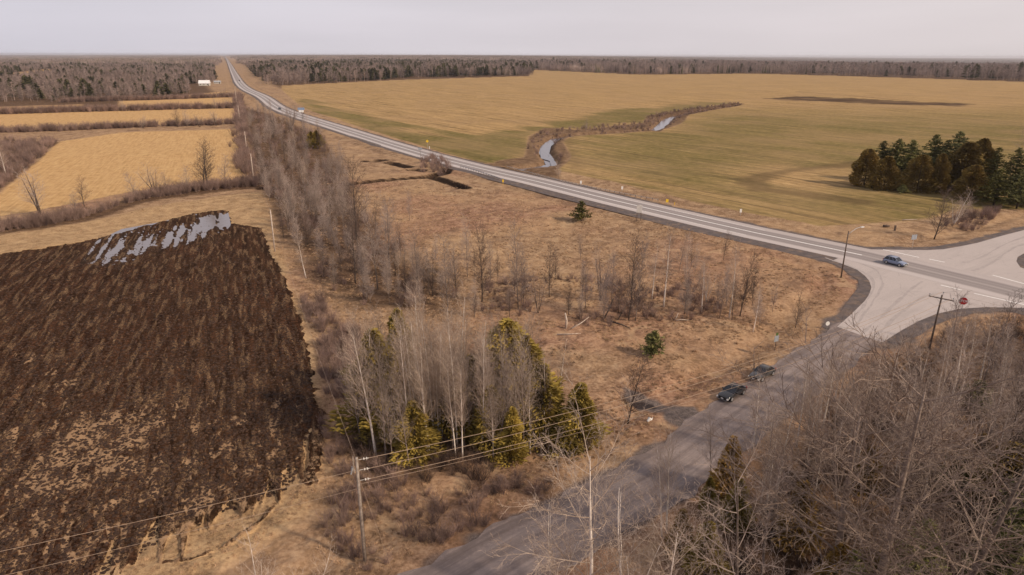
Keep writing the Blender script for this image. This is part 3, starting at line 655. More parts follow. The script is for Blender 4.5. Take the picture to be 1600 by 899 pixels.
def pine_mesh(seed, H, Rad, whorls, mat):
    """whorled boughs with needle tufts along them"""
    random.seed(seed); mb = MB(); v, f = mb.v, mb.f
    for w in range(whorls):
        t = (w + rv(0, .6)) / whorls; z = H * (.10 + .88 * t); L = Rad * (1 - t) ** .75 * rv(.8, 1.1) + .15
        for b in range(random.randint(5, 7)):
            a = rv(0, 6.283); L2 = L * rv(.7, 1.15); d = Vector((math.cos(a), math.sin(a), rv(-.05, .35)))
            steps = max(2, int(L2 / .26))
            for s_ in range(steps):
                q = (s_ + .7) / steps; c = Vector((0, 0, z)) + d * L2 * q + Vector((0, 0, -.22 * L2 * q * q + .12 * L2 * q ** 3))
                for j in range(4):
                    o = Vector((rv(-1, 1), rv(-1, 1), rv(-.2, .9))).normalized(); s = rv(.20, .42); sd = o.orthogonal().normalized(); k = len(v)
                    v += [c - sd * s * .2, c + sd * s * .2, c + o * s + sd * s * .1, c + o * s * 1.05 - sd * s * .12]; f.append((k, k + 1, k + 2, k + 3))
    return mb.mesh('crown', M[mat])
def stem_mesh(H, r, mat): return MB().tube([(0, 0, -.3), (.03, 0, H * .4), (0, .02, H * .92)], [r, r * .6, .02], 6).mesh('trunk', M[mat], True)
cedar_prof = lambda t: (min(1, .7 + 1.6 * t) * (1 - t) ** .72)
round_prof = lambda t: (1 - t) ** .5 * min(1, .80 + .9 * t)
KINDS['cedar'] = [dict(H=8, parts=(stem_mesh(8, .12, 'bark_dark'), needle_mesh(100 + i, 8, 1.75 + .2 * i, 5600, 'cedar', cedar_prof, .55, .30, .30))) for i in range(4)]
KINDS['cedarg'] = [dict(H=6, parts=(stem_mesh(6, .10, 'bark_dark'), needle_mesh(110 + i, 6, 1.5, 4200, 'cedar_gold', cedar_prof, .38, .26, .35))) for i in range(2)]
KINDS['juniper'] = [dict(H=7, parts=(stem_mesh(7, .12, 'bark_dark'), needle_mesh(120 + i, 7, 2.7 + .3 * i, 6500, 'pine_brown', round_prof, .30, .34, .45))) for i in range(3)]
KINDS['spruce'] = [dict(H=10, parts=(stem_mesh(10, .16, 'bark_dark'), pine_mesh(130 + i, 10, 3.7, 34, 'pine'))) for i in range(3)]
KINDS['smallpine'] = [dict(H=3.2, parts=(stem_mesh(3.2, .07, 'bark_dark'), pine_mesh(140 + i, 3.2, 2.1, 17, 'pine'))) for i in range(2)]
random.seed(99)
ncount = {}
def plant(kind, name, base, h, label, cat='tree', group=None, rz=None, lean=(0, 0), wid=1.0, world=False, which=None):
    ps = KINDS[kind]; k = ncount.get(kind, 0); ncount[kind] = k + 1
    p = ps[(which if which is not None else k) % len(ps)]; x, y = base if world else gp(*base)
    s = h / p['H']; sw = s * wid
    e = empty(name, (x, y, gz(x, y)), rv(0, 6.28) if rz is None else rz, label=label, category=cat)
    e.rotation_euler.x = R(lean[0]); e.rotation_euler.y = R(lean[1])
    if group: e['group'] = group
    e.scale = (sw, sw, s)
    link('trunk', p['parts'][0], e); link('crown', p['parts'][1], e)
    return e

# ---- scatter with geometry nodes for what nobody could count
def proto_coll(name, meshes):
    c = bpy.data.collections.new(name)
    for i, me in enumerate(meshes):
        o = bpy.data.objects.new('%s_%02d' % (name, i), me); c.objects.link(o)
    return c
def scatter(name, pts, meshes, label, cat, smin=.8, smax=1.2, wide=None, pick=None):
    me = bpy.data.meshes.new(name); me.from_pydata([tuple(p) for p in pts], [], [])
    n = len(pts)
    sc = rng.uniform(smin, smax, n) if not hasattr(smin, '__len__') else np.asarray(smin)
    sx = sc if wide is None else np.asarray(wide)
    a = me.attributes.new('scl', 'FLOAT_VECTOR', 'POINT'); a.data.foreach_set('vector', np.stack([sx, sx, sc], 1).astype(np.float32).ravel())
    a = me.attributes.new('rot', 'FLOAT', 'POINT'); a.data.foreach_set('value', rng.uniform(0, 6.28, n).astype(np.float32))
    a = me.attributes.new('idx', 'INT', 'POINT'); a.data.foreach_set('value', (rng.integers(0, len(meshes), n) if pick is None else np.asarray(pick)).astype(np.int32))
    o = link(name, me, kind='stuff', label=label, category=cat)
    g = bpy.data.node_groups.new(name, 'GeometryNodeTree')
    g.interface.new_socket('Geometry', in_out='INPUT', socket_type='NodeSocketGeometry'); g.interface.new_socket('Geometry', in_out='OUTPUT', socket_type='NodeSocketGeometry')
    gi, go = g.nodes.new('NodeGroupInput'), g.nodes.new('NodeGroupOutput')
    ci = g.nodes.new('GeometryNodeCollectionInfo'); ci.inputs['Collection'].default_value = proto_coll(name + '_source', meshes); ci.inputs['Separate Children'].default_value = True; ci.inputs['Reset Children'].default_value = True
    ip = g.nodes.new('GeometryNodeInstanceOnPoints'); ip.inputs['Pick Instance'].default_value = True
    def attr(nm, ty): x = g.nodes.new('GeometryNodeInputNamedAttribute'); x.data_type = ty; x.inputs['Name'].default_value = nm; return x.outputs['Attribute']
    cx = g.nodes.new('ShaderNodeCombineXYZ'); g.links.new(attr('rot', 'FLOAT'), cx.inputs[2])
    er = g.nodes.new('FunctionNodeEulerToRotation'); g.links.new(cx.outputs[0], er.inputs[0])
    g.links.new(gi.outputs[0], ip.inputs['Points']); g.links.new(ci.outputs[0], ip.inputs['Instance'])
    g.links.new(attr('idx', 'INT'), ip.inputs['Instance Index']); g.links.new(er.outputs[0], ip.inputs['Rotation']); g.links.new(attr('scl', 'FLOAT_VECTOR'), ip.inputs['Scale'])
    g.links.new(ip.outputs[0], go.inputs[0])
    md = o.modifiers.new('scatter', 'NODES'); md.node_group = g
    return o
def pts_in(poly, n, extra=None):
    P = np.array(poly); lo, hi = P.min(0), P.max(0); out = []
    X = rng.uniform(lo[0], hi[0], n * 8); Y = rng.uniform(lo[1], hi[1], n * 8)
    ok = sd_poly(X, Y, poly) > 0
    if extra is not None: ok &= extra(X, Y)
    X, Y = X[ok][:n], Y[ok][:n]
    return X, Y
def withz(X, Y, dz=0):
    z = ground_fields(X, Y)[0]; return list(zip(X, Y, z + dz))

def shrub_mesh(seed, h, spread, stems, mat, tw=7):
    random.seed(seed); mb = MB()
    for i in range(stems):
        a = rv(0, 6.28); d = Vector((math.cos(a) * spread * rv(.2, 1), math.sin(a) * spread * rv(.2, 1), 1)).normalized(); L = h * rv(.6, 1.1); p = Vector((rv(-.3, .3), rv(-.3, .3), -.05))
        q = p + d * L * .5 + Vector((rv(-.1, .1), rv(-.1, .1), 0)); e2 = q + (d + Vector((rv(-.3, .3), rv(-.3, .3), .2))).normalized() * L * .5
        mb.tube([p, q, e2], [.022, .014, .004], 3, False)
        for k in range(tw):
            t = rv(.2, 1); b = p.lerp(q, t * 2) if t < .5 else q.lerp(e2, t * 2 - 1)
            mb.spike(b, b + (d + Vector((rv(-1, 1), rv(-1, 1), rv(-.1, .8)))).normalized() * L * rv(.15, .38), .011)
    return mb.mesh('shrub', M[mat])
M['shrub_dark'] = simple('dark_undergrowth_stems', (.050, .030, .022), (.14, .092, .070), .6, rand=.4)
SHRUBS = [shrub_mesh(200 + i, 2.2, .75, 30, 'shrub', 9) for i in range(5)]
SHRUBS_D = [shrub_mesh(220 + i, 2.2, .75, 30, 'shrub_dark', 9) for i in range(4)]
def tuft_mesh(seed, h, n, r):
    random.seed(seed); mb = MB()
    for i in range(n):
        a = rv(0, 6.28); q = rv(0, r); b = Vector((math.cos(a) * q, math.sin(a) * q, -.03)); d = Vector((rv(-.9, .9), rv(-.9, .9), rv(.3, 1))).normalized(); s = d.orthogonal().normalized() * .022; k = len(mb.v)
        mb.v += [b - s, b + s, b + d * h * rv(.6, 1.2)]; mb.f.append((k, k + 1, k + 2))
    return mb.mesh('tuft', M['deadgrass'])
TUFTS = [tuft_mesh(300 + i, .42, 34, .30) for i in range(4)]
def clod_mesh(seed):
    random.seed(seed); bm = bmesh.new(); bmesh.ops.create_icosphere(bm, subdivisions=1, radius=.16)
    for v in bm.verts: v.co *= rv(.6, 1.3); v.co.z *= .7
    me = bpy.data.meshes.new('clod'); bm.to_mesh(me); bm.free(); me.materials.append(M['clod']); return me
CLODS = [clod_mesh(400 + i) for i in range(5)]

# ---- ground cover
offroad = lambda X, Y: h_road(X, Y) > .3
MEADOW = [(-30, 60), (-12, 46), (0, 46), (60, 100), (70, 140), (30, 190), (-20, 240), (-70, 240), (-60, 160), (-46, 132), (-24, 76)]
X, Y = pts_in(MEADOW, 16000, lambda X, Y: (h_road(X, Y) > .3) & (sd_poly(X, Y, PLOUGH) < -1) & (sd_poly(X, Y, DRIVE) < -.3) & (rng.random(len(X)) < np.clip(110 / np.hypot(X, Y), 0, 1) ** 2) & (fbm(X, Y, 5, 2, 90) > .42))
scatter('dead_grass', withz(X, Y), TUFTS, 'matted tan dead grass covering the open lot between both roads', 'grass', .4, 1.0)
X, Y = pts_in([(20, 40), (36, 40), (60, 70), (110, 105), (92, 111), (78, 110), (62, 97), (40, 78)], 7000, lambda X, Y: h_road(X, Y) > .3)
Xs, Ys = pts_in(STRIP, 9000, lambda X, Y: (sd_poly(X, Y, PLOUGH) < -.6) & (rng.random(len(X)) < np.clip(62 / np.hypot(X, Y), 0, 1) ** 3))
scatter('strip_grass', withz(Xs, Ys), TUFTS, 'pale dead grass on the strip round the ploughed field', 'grass', .35, .8)
scatter('verge_grass', withz(X, Y), TUFTS, 'dead grass under the trees right of the gravel road', 'grass', .7, 1.5)
X, Y = pts_in([(-70, 60), (-40, 44), (-22, 50), (-24, 76), (-46, 130), (-78, 168), (-120, 146), (-90, 80)], 30000, lambda X, Y: (sd_poly(X, Y, PLOUGH) > .3) & (rng.random(len(X)) < np.clip(75 / np.hypot(X, Y), 0, 1) ** 2))
scatter('soil_clods', withz(X, Y, -.02), CLODS, 'dark clods of turned soil on the ploughed field', 'soil', .4, 1.5)

# ---- brush masses
def brush(name, poly, n, label, smin, smax, extra=None):
    X, Y = pts_in(poly, n, extra); scatter(name, withz(X, Y, -.1), SHRUBS_D if name in ('forest_undergrowth', 'grove_undergrowth') else SHRUBS, label, 'brush', smin, smax)
brush('hedgerow_brush', HEDGE1 + [(p[0] + 0, p[1] + 9) for p in reversed(HEDGE1)], 520, 'purple brown brush row between the hay field and the ploughed field', .8, 1.7)
brush('corner_brush', LEFTB, 900, 'purple brown brush filling the left edge beside the large hay field', .9, 2.0)
brush('thicket_brush', THICKET, 1050, 'dense brown undergrowth of the thicket along the line of poles', .6, 1.5, lambda X, Y: fbm(X, Y, 9, 2, 33) > .40)
brush('forest_undergrowth', RWOOD, 1500, 'tangled brown undergrowth beneath the bare trees right of the gravel road', .6, 1.5, lambda X, Y: (h_road(X, Y) > 3))
GROVE = gps([(545, 640), (560, 590), (640, 560), (760, 560), (850, 600), (930, 650), (925, 700), (860, 740), (700, 770), (560, 740)])
brush('grove_undergrowth', GROVE, 210, 'brown brush at the foot of the birch and cedar grove', .5, 1.3)
SW = gps([(500, 660), (540, 660), (600, 740), (700, 765), (860, 745), (880, 770), (700, 850), (560, 899), (500, 860), (515, 740)])
brush('wire_side_brush', SW, 130, 'thin brown brush below the wires beside the near wooden pole', .4, 1.0)
SCR = gps([(452, 420), (480, 415), (520, 500), (560, 520), (620, 580), (560, 600), (545, 700), (512, 690), (505, 600), (488, 520)])
brush('scrub_brush', SCR, 230, 'purple brown scrub between the ploughed field and the grove', .5, 1.2, lambda X, Y: fbm(X, Y, 7, 2, 39) > .45)
LOTB = gps([(740, 480), (760, 440), (860, 430), (1060, 440), (1180, 470), (1180, 500), (1040, 500), (960, 520), (880, 500), (780, 510)])
brush('lot_brush', LOTB, 240, 'low brown brush around the scattered trees in the middle of the lot', .35, .9, lambda X, Y: fbm(X, Y, 7, 2, 35) > .48)
CRB = gps([(822, 245), (826, 222), (845, 207), (900, 200), (1005, 192), (1012, 182), (1050, 174), (1150, 161), (1163, 163), (1070, 181), (1050, 195), (1030, 203), (960, 207), (885, 211), (868, 222), (880, 245), (868, 255), (868, 235), (858, 222), (848, 232), (846, 245)])
brush('creek_brush', CRB, 520, 'reddish brown willow brush lining the winding creek', .6, 1.25, lambda X, Y: (sd_poly(X, Y, CREEKW) < .5) & (sd_poly(X, Y, CREEKW2) < 1) & (dist_poly(X, Y, CREEK) > 1.5))
CUL = gps([(655, 272), (660, 245), (690, 248), (712, 262), (700, 272)])
brush('culvert_brush', CUL, 60, 'brown brush over the dark ditch below the highway guardrail', .8, 1.5)

# ---- woods that read as one mass
def far_tree_mesh(seed, mat):
    random.seed(seed); mb = MB(); H = 10
    mb.spike((0, 0, 0), (rv(-.3, .3), rv(-.3, .3), H), .13)
    for i in range(64):
        z = H * rv(.22, .92); a = rv(0, 6.28); L = (1.05 - z / H) * 2.2 + .9; d = Vector((math.cos(a), math.sin(a), rv(.3, 1.3))).normalized()
        mb.spike((0, 0, z), Vector((0, 0, z)) + d * L, .075)
    return mb.mesh('tree', M[mat])
def far_pine_mesh(seed):
    random.seed(seed); mb = MB(); H = 10
    for i in range(110):
        t = random.random(); z = H * (.08 + .8 * t); a = rv(0, 6.28); L = 2.1 * (1 - t) ** .6 + .3; d = Vector((math.cos(a), math.sin(a), rv(-.2, .3))); s = d.cross(Vector((0, 0, 1))) * .3; k = len(mb.v); c = Vector((0, 0, z))
        mb.v += [c, c + d * L + s, c + d * L * 1.1 - s, c + Vector((0, 0, .7))]; mb.f += [(k, k + 1, k + 2), (k, k + 2, k + 3)]
    return mb.mesh('pine', M['farpine'])
FT = [far_tree_mesh(500 + i, 'farwood') for i in range(6)] + [far_pine_mesh(510 + i) for i in range(3)]
def patch_mesh(seed, pines):
    random.seed(seed); v, f = [], []; src = []
    mb = MB(); cores = MB()
    for i in range(44):
        x, y = rv(-15, 15), rv(-15, 15); H = rv(7, 12)
        if random.random() < pines: 
            for k in range(7):
                a = rv(0, 6.28); cores.spike((x + math.cos(a) * .5, y + math.sin(a) * .5, 1), (x, y, H * rv(.8, 1.1)), 1.5)
        else:
            for k in range(11):
                a = rv(0, 6.28); z = H * rv(.1, .5); mb.spike((x, y, z), (x + math.cos(a) * rv(.6, 2), y + math.sin(a) * rv(.6, 2), H * rv(.75, 1)), .12)
    n = len(mb.v); v = mb.v + cores.v; f = mb.f + [tuple(i + n for i in q) for q in cores.f]
    me = mesh('patch', v, f, M['farwood']); me.materials.append(M['farpine'])
    for i in range(len(mb.f), len(f)): me.polygons[i].material_index = 1
    return me
PATCH = [patch_mesh(600 + i, [.0, .01, .03, .14][i]) for i in range(4)]
CLEAR = gps([(296, 131.5), (345, 130.5), (358, 134), (358, 152), (296, 153)])
notfield = lambda X, Y: (sd_poly(X, Y, CLEAR) < 0) & (sd_poly(X, Y, CROP) < -3) & (sd_poly(X, Y, F1) < -3) & (sd_poly(X, Y, F2) < -2) & (sd_poly(X, Y, F3) < -2) & (sd_poly(X, Y, F4) < -2) & (sd_poly(X, Y, F5) < -4) & (sd_poly(X, Y, F6) < -10) & (dist_poly(X, Y, HWY) > 20 + .012 * np.hypot(X, Y))
def wood_pts(poly, n, pinef, seed, dens=None):
    ex = notfield if dens is None else (lambda X, Y: notfield(X, Y) & dens(X, Y))
    X, Y = pts_in(poly, n, ex); k = len(X)
    p = rng.random(k) < pinef * np.clip(fbm(X, Y, 50, 2, seed) * 5 - 1.9, 0, 3.2)
    idx = np.where(p, rng.integers(6, 9, k), rng.integers(0, 6, k)); s = rng.uniform(.6, 1.2, k) * (1 + .15 * p) * (.45 + 1.1 * fbm(X, Y, 60, 3, seed + 5))
    return X, Y, idx, s
WL = gps([(-120, 162), (185, 158), (290, 150), (357, 142), (366, 134), (355, 116), (350, 104), (-300, 104), (-300, 168)])
X, Y, idx, s = wood_pts(WL, 21000, .12, 71)
s = s * 1.15
scatter('left_woodland', withz(X, Y), FT, 'grey brown bare woodland left of the far highway', 'woodland', s, None, s * 1.55, idx)
WM = gps([(396, 134), (440, 133.5), (600, 125.5), (612, 124), (640, 121.5), (826, 118.5), (834, 109), (836, 101), (600, 98), (372, 103), (376, 118)])
X, Y, idx, s = wood_pts(WM, 24000, .22, 72)
s = s * 1.85
scatter('highway_woodland', withz(X, Y), FT, 'mixed bare and evergreen woodland behind the golden field beside the highway', 'woodland', s * .9, None, s * 1.25, idx)
WR = gps([(836, 109), (1000, 116.5), (1180, 114.5), (1400, 121), (1600, 127.5), (1900, 131), (1900, 112), (1600, 107), (1180, 102), (836, 99)])
X, Y, idx, s = wood_pts(WR, 22000, .04, 73)
s = s * 2.1
scatter('field_edge_woodland', withz(X, Y), FT, 'purplish bare woodland along the back edge of the wide field', 'woodland', s * .92, None, s * 1.35, idx)
# rolling forest beyond, out to the horizon
def far_patches():
    P, sx, ix = [], [], []
    ring = [(1500, 3400, 1), (3400, 7500, 2.4), (7500, 16000, 5.5), (16000, 39000, 14)]
    for r0, r1, s in ring:
        st = 27 * s; n = int(r1 * 1.75 / st)
        gx, gy = np.meshgrid(np.arange(-r1 * .95, r1 * .95, st), np.arange(r0 * .7, r1, st)); gx = gx.ravel() + rng.uniform(-.3, .3, gx.size) * st; gy = gy.ravel() + rng.uniform(-.3, .3, gy.size) * st
        r = np.hypot(gx, gy); ok = (r > r0) & (r < r1) & (np.abs(np.degrees(np.arctan2(gx, gy))) < 44)
        gx, gy = gx[ok], gy[ok]; ok = notfield(gx, gy) & (fbm(gx, gy, 500 * max(1, s / 2), 3, 81) < .60) & (dist_poly(gx, gy, HWY) > 14 + 15 * s)
        for poly in (WL, WM, WR): ok &= sd_poly(gx, gy, poly) < -5
        gx, gy = gx[ok], gy[ok]; P += withz(gx, gy); sx += [s] * len(gx); ix += list(rng.integers(0, 4, len(gx)))
    sx = np.array(sx); return P, sx, ix
P, sx, ix = far_patches()
scatter('distant_forest', P, PATCH, 'endless grey purple forest stretching to the horizon', 'forest', rng.uniform(1.6, 2.2, len(P)), None, sx, ix)

# ================================================================== trees one can tell apart
G_B = 'pale birches and aspens of the grove'
birches = [  # kind, base mark, row of the tip, lean, label
 ('birch', (588, 716), 516, -5, 'pale leaning birch at the left edge of the grove'),
 ('aspen', (604, 722), 540, -2, 'grey aspen with a snapped pale tip beside the leftmost cedar of the grove'),
 ('birch', (655, 664), 494, -6, 'slender pale birch leaning left in front of the tall cedar'),
 ('birch', (662, 672), 500, -3, 'thin birch just right of the leaning birch before the tall cedar'),
 ('birch', (668, 652), 458, -1, 'tallest pale birch of the grove with a wide fan of twigs'),
 ('birch', (680, 700), 496, -1, 'straight pale birch rising above the middle wire at the front of the grove'),
 ('birch', (706, 694), 566, 0, 'thick white birch trunk forking low in the middle of the grove front'),
 ('birch', (718, 652), 464, 3, 'pale birch with the densest twig crown in the middle of the grove'),
 ('birch', (712, 640), 478, -2, 'straight birch left of the densest crowned birch'),
 ('aspen', (749, 666), 530, 4, 'pale stem leaning right beside the centre of the grove'),
 ('birch', (752, 668), 500, 5, 'right leaning birch with forked top in the right half of the grove'),
 ('birch', (771, 724), 627, 1, 'short bright birch pole standing below the top wire'),
 ('birch', (809, 710), 585, -1, 'bright white birch trunk at the front right of the grove'),
 ('aspen', (826, 642), 492, -1, 'thin birch rising behind the dark right hand cedars'),
 ('birch', (871, 640), 528, 5, 'pale bent birch leaning right at the right end of the grove'),
 ('aspen', (790, 690), 560, 2, 'grey aspen between the two olive cedars of the grove front'),
 ('aspen', (735, 700), 560, -3, 'greyish aspen left of the two olive front cedars'),
 ('aspen', (640, 735), 600, -2, 'low branchy aspen at the grove front near the near wooden pole'),
 ('aspen', (622, 700), 530, -4, 'grey aspen between the leftmost cedar and the tall cedar'),
 ('aspen', (775, 660), 510, 1, 'grey aspen behind the olive front cedars'),
 ('aspen', (697, 668), 520, -2, 'grey aspen in the shade behind the forking white birch'),
 ('aspen', (565, 690), 548, -4, 'thin grey tree just left of the grove beside the leftmost birch'),
]
for k, b, ty, ln, lb in birches:
    plant(k, 'birch_tree' if k == 'birch' else 'aspen_tree', b, tall(b, ty), lb, 'tree', None, lean=(0, ln), wid=rv(.75, .95), rz=0)
for i in range(34):
    while True:
        b = (rv(565, 850), rv(640, 735))
        if not inpoly(*gp(*b), GROVE): continue
        plant('birch', 'birch_tree', b, rv(9, 15), 'slender white birch among the crowded stems of the grove', 'tree', 'slender white birches crowding the grove', wid=.7, lean=(0, rv(-4, 4)), rz=0); break
for i in range(22):
    while True:
        b = (rv(560, 860), rv(610, 730))
        if inpoly(*gp(*b), GROVE): break
    plant('aspen', 'aspen_tree', b, rv(8, 14), 'slender grey aspen standing among the birches and cedars of the grove', 'tree', 'slender grey aspens filling the grove', wid=.85)
cedars = [((592, 668), 515, 1.2, 'broad olive cedar at the left end of the grove'), ((628, 628), 484, .8, 'tallest and narrowest cedar of the grove, behind the left birches'),
 ((612, 690), 585, 1.1, 'low olive cedar in front of the leftmost broad cedar'), ((702, 690), 585, 1.0, 'olive cedar behind the forking white birch'),
 ((792, 655), 505, 1.5, 'largest olive cedar, at the back right of the grove'), ((768, 708), 610, 1.1, 'olive cedar touched by the wires in the grove front'),
 ((846, 690), 575, 1.1, 'dark cedar second from the right end of the grove'), ((820, 668), 530, 1.0, 'dark narrow cedar beside the large back right cedar'),
 ((905, 697), 600, 1.2, 'bright olive cedar at the right end of the grove'), ((880, 705), 640, 1.3, 'low bright cedar just left of the rightmost one'),
 ((650, 716), 630, 1.2, 'dark low cedar at the front left of the grove'), ((735, 660), 560, 1.1, 'shaded cedar behind the densest crowned birch'),
 ((800, 722), 640, 1.0, 'low cedar beside the bright white trunk at the front right'), ((672, 640), 540, 1.0, 'shaded cedar behind the tallest birch of the grove'),
 ((496, 231), 205, 1.3, 'dark little cedar beyond the brushy thicket, left one of a pair by the highway'), ((487, 226), 206, 1.2, 'small cedar by the highway beyond the thicket, the one nearer the poles')]
for b, ty, w, lb in cedars: plant('cedar', 'cedar_tree', b, tall(b, ty), lb, 'cedar', wid=w * 1.3)
# the open lot
lot = [('slimd', (982, 501), 372, 2, 'tall dark bare tree in the middle of the lot'), ('slim', (993, 502), 382, 3, 'bare tree just right of the tall dark tree in the lot'),
 ('birch', (1018.5, 468), 382, 2, 'pale slim tree left of the brightest birch in the lot'), ('birch', (1037, 480), 362, 2, 'brightest slim birch standing alone in the middle of the lot'),
 ('multi', (938, 468), 384, 0, 'dark many stemmed tree with upright limbs in the middle of the lot'), ('slim', (944, 503), 430, -2, 'pale broken tree below the dark many stemmed tree'),
 ('multi', (841, 487), 424, 0, 'dark leaning cluster of stems at the left side of the lot'), ('slimd', (858, 462), 376, 0, 'dark bushy topped tree behind the leaning cluster of stems'),
 ('slim', (810, 482), 350, -1, 'tall grey tree with purplish base at the left side of the lot'), ('slimd', (753, 468), 352, 0, 'dark slender tree where the lot meets the thicket'),
 ('slim', (766, 440), 378, 0, 'short grey tree behind the dark slender tree by the thicket'), ('slimd', (778, 433), 392, 0, 'small dark pole like tree at the upper left of the lot'),
 ('slimd', (888, 490), 442, 0, 'short dark stub of a tree left of the bleached snag'), ('birch', (1096, 487), 404, 1, 'pale tree at the left side of the dark brush clump'),
 ('multip', (1104, 473), 408, 1, 'pale branching tree inside the dark brush clump'), ('birch', (1139.5, 496), 386, 3, 'white birch left of the right leaning dark tree'),
 ('slimd', (1156, 494), 392, 6, 'dark tree leaning right near the right side of the lot'), ('birch', (1177, 515), 442, 5, 'thin pale tree leaning right in the lower right of the lot'),
 ('slim', (1124, 496), 420, 2, 'short pale tree left of the white birch in the lot'), ('slimd', (1243, 509), 452, 2, 'lone small dark tree near the corner of the lot'),
 ('slim', (1207, 486), 440, 3, 'faint thin tree leaning right near the corner of the lot'), ('slim', (1070, 490), 408, 1, 'grey thin tree between the brightest birch and the dark brush clump'),
 ('slim', (956, 470), 395, 2, 'grey thin tree right of the dark many stemmed tree'), ('slim', (915, 480), 410, 0, 'faint grey tree left of the dark many stemmed tree'),
 ('slim', (640, 345), 300, 0, 'lone thin bare tree where the thicket opens to the meadow'), ('slim', (730, 430), 340, -2, 'tall grey sapling at the right edge of the thicket')]
for k, b, ty, ln, lb in lot: plant(k, 'bare_tree' if k != 'birch' else 'birch_tree', b, tall(b, ty), lb, 'tree', lean=(0, ln), rz=0, wid=.85)
t = plant('slimd', 'bare_tree', (981, 658), tall((981, 658), 553), 'lone dark tree leaning right beside the wet driveway', lean=(0, 9), rz=0, wid=1.3, which=1)
plant('smallpine', 'small_pine', (908, 347), tall((908, 347), 315), 'small dark pine alone in the upper lot near the highway', 'pine', wid=.9)
plant('smallpine', 'small_pine', (1021, 553), tall((1021, 553), 513), 'small dark pine alone in the lower lot near the gravel road', 'pine', wid=.8)
G_L = 'thin saplings scattered over the lot'
for i in range(46):
    while True:
        b = (rv(620, 1190), rv(400, 510))
        if 350 + (b[0] - 620) * .06 < b[1] and h_road(*[np.array([q]) for q in gp(*b)])[0] > 6: break
    plant(random.choice(['slim', 'slim', 'slimd']), 'sapling', b, rv(3, 7.5), 'thin grey sapling among the scattered trees of the open lot', 'sapling', G_L, wid=.8)
# thicket along the poles
G_T = 'bare trees of the thicket along the poles'
def thicket_label(b):
    if b[1] < 240: return 'bare brown tree in the far part of the thicket below the highway bend', 'tree', 'bare trees in the far part of the thicket'
    if b[1] < 330: return 'bare grey brown tree packed into the dense middle of the thicket by the poles', 'tree', 'bare trees in the dense middle of the thicket'
    if b[0] < 560: return 'bare tree in the thicket beside the top corner of the ploughed field', 'tree', 'bare trees of the thicket by the ploughed field corner'
    return 'small bare tree in the thin near end of the thicket above the grove', 'tree', 'bare trees in the thin near end of the thicket'
n = 0
while n < 175:
    b = (rv(385, 735), rv(165, 486))
    if not inpoly(*gp(*b), THICKET): continue
    if random.random() > (min(1, b[1] / 300) if b[1] < 400 else .45) : continue
    plant(random.choice(['slim', 'slim', 'aspen', 'slimd']), 'thicket_tree', b, rv(7.5, 12) if b[1] < 370 else rv(4.5, 8.5), *thicket_label(b), wid=1.0); n += 1
for b, ty, k, ln, lb in [((478, 433), 374, 'birch', -7, 'thin white tree leaning left beside the ploughed field corner'), ((426, 215), 168, 'multi', 0, 'dark wide topped tree in front of the far part of the highway'),
        ((456, 205), 160, 'multi', 0, 'large bare tree in front of the highway near the small blue sign'), ((700, 478), 372, 'slim', -3, 'tall grey tree at the lower right end of the thicket'), ((555, 440), 330, 'slimd', -2, 'tall dark tree at the lower edge of the thicket'),
        ((590, 450), 335, 'aspen', -3, 'tall grey aspen at the lower edge of the thicket'), ((656, 470), 360, 'aspen', -4, 'pale grey aspen leaning left above the tall cedar'), ((610, 430), 310, 'slim', 0, 'tall straight grey tree in the middle of the thicket edge'), ((560, 392), 250, 'slimd', -1, 'tallest dark tree at the right side of the thicket top')]:
    plant(k, 'bare_tree', b, tall(b, ty), lb, lean=(0, ln), rz=0, wid=1.1)
# by the hay field
for b, ty, k, lb in [((62, 336), 262, 'multi', 'spreading bare tree at the left end of the hedgerow'), ((132, 322), 280, 'slimd', 'small bare tree left of the mound of brush in the hedgerow'), ((118, 328), 300, 'slim', 'low bare tree at the foot of the hedgerow beside the small tree'),
        ((324, 292), 224, 'slimd', 'tallest bare tree in the hedgerow near the poles'), ((318, 294), 228, 'slimd', 'tall bare tree touching the left side of the tallest hedgerow tree'), ((352, 288), 244, 'slim', 'bare tree between the tallest hedgerow tree and the poles'), ((242, 303), 258, 'multi', 'bare leaning tree on the mound of brush in the hedgerow'), ((212, 311), 272, 'slim', 'thin bare tree left of the leaning tree on the mound'),
        ((262, 300), 272, 'slim', 'low bare tree right of the leaning tree on the mound'), ((292, 298), 262, 'slim', 'grey bare tree between the mound and the tallest hedgerow tree'), ((10, 275), 225, 'birch', 'pale bare tree in the brush at the left edge of the photo'),
        ((278, 199), 171, 'slimd', 'dark bare tree in the hedge between the two hay fields, left of the centre'), ((292, 199), 174, 'slim', 'bare tree right of the dark tree in the hedge between the hay fields'), ((312, 198), 178, 'multi', 'bushy bare tree in the hedge between the hay fields'), ((338, 197), 172, 'multi', 'wide bare tree toward the right end of the hedge between the hay fields'), ((224, 201), 183, 'multi', 'round bushy tree in the left part of the hedge between the hay fields'),
        ((192, 174), 158, 'slim', 'thin tree at the left of the second hedge'), ((336, 170), 154, 'slim', 'thin tree toward the right of the second hedge'), ((355, 168), 152, 'multi', 'bushy tree at the right end of the second hedge'), ((349, 153), 138, 'multi', 'bushy tree behind the smallest pale field')]:
    plant(k, 'bare_tree', b, tall(b, ty), lb, wid=1.5)
def hedge(name, a, b, n, label, s0, s1, tr):
    a, b = gp(*a), gp(*b); t = rng.random(n); X = a[0] + (b[0] - a[0]) * t + rng.normal(0, 1.6, n); Y = a[1] + (b[1] - a[1]) * t + rng.normal(0, 2.2, n)
    scatter(name, withz(X, Y, -.1), SHRUBS, label, 'hedge', s0, s1)
hedge('hedge', (0, 207), (376, 194), 420, 'brown bushy hedge between the two nearest hay fields', 1.0, 2.2, 0)
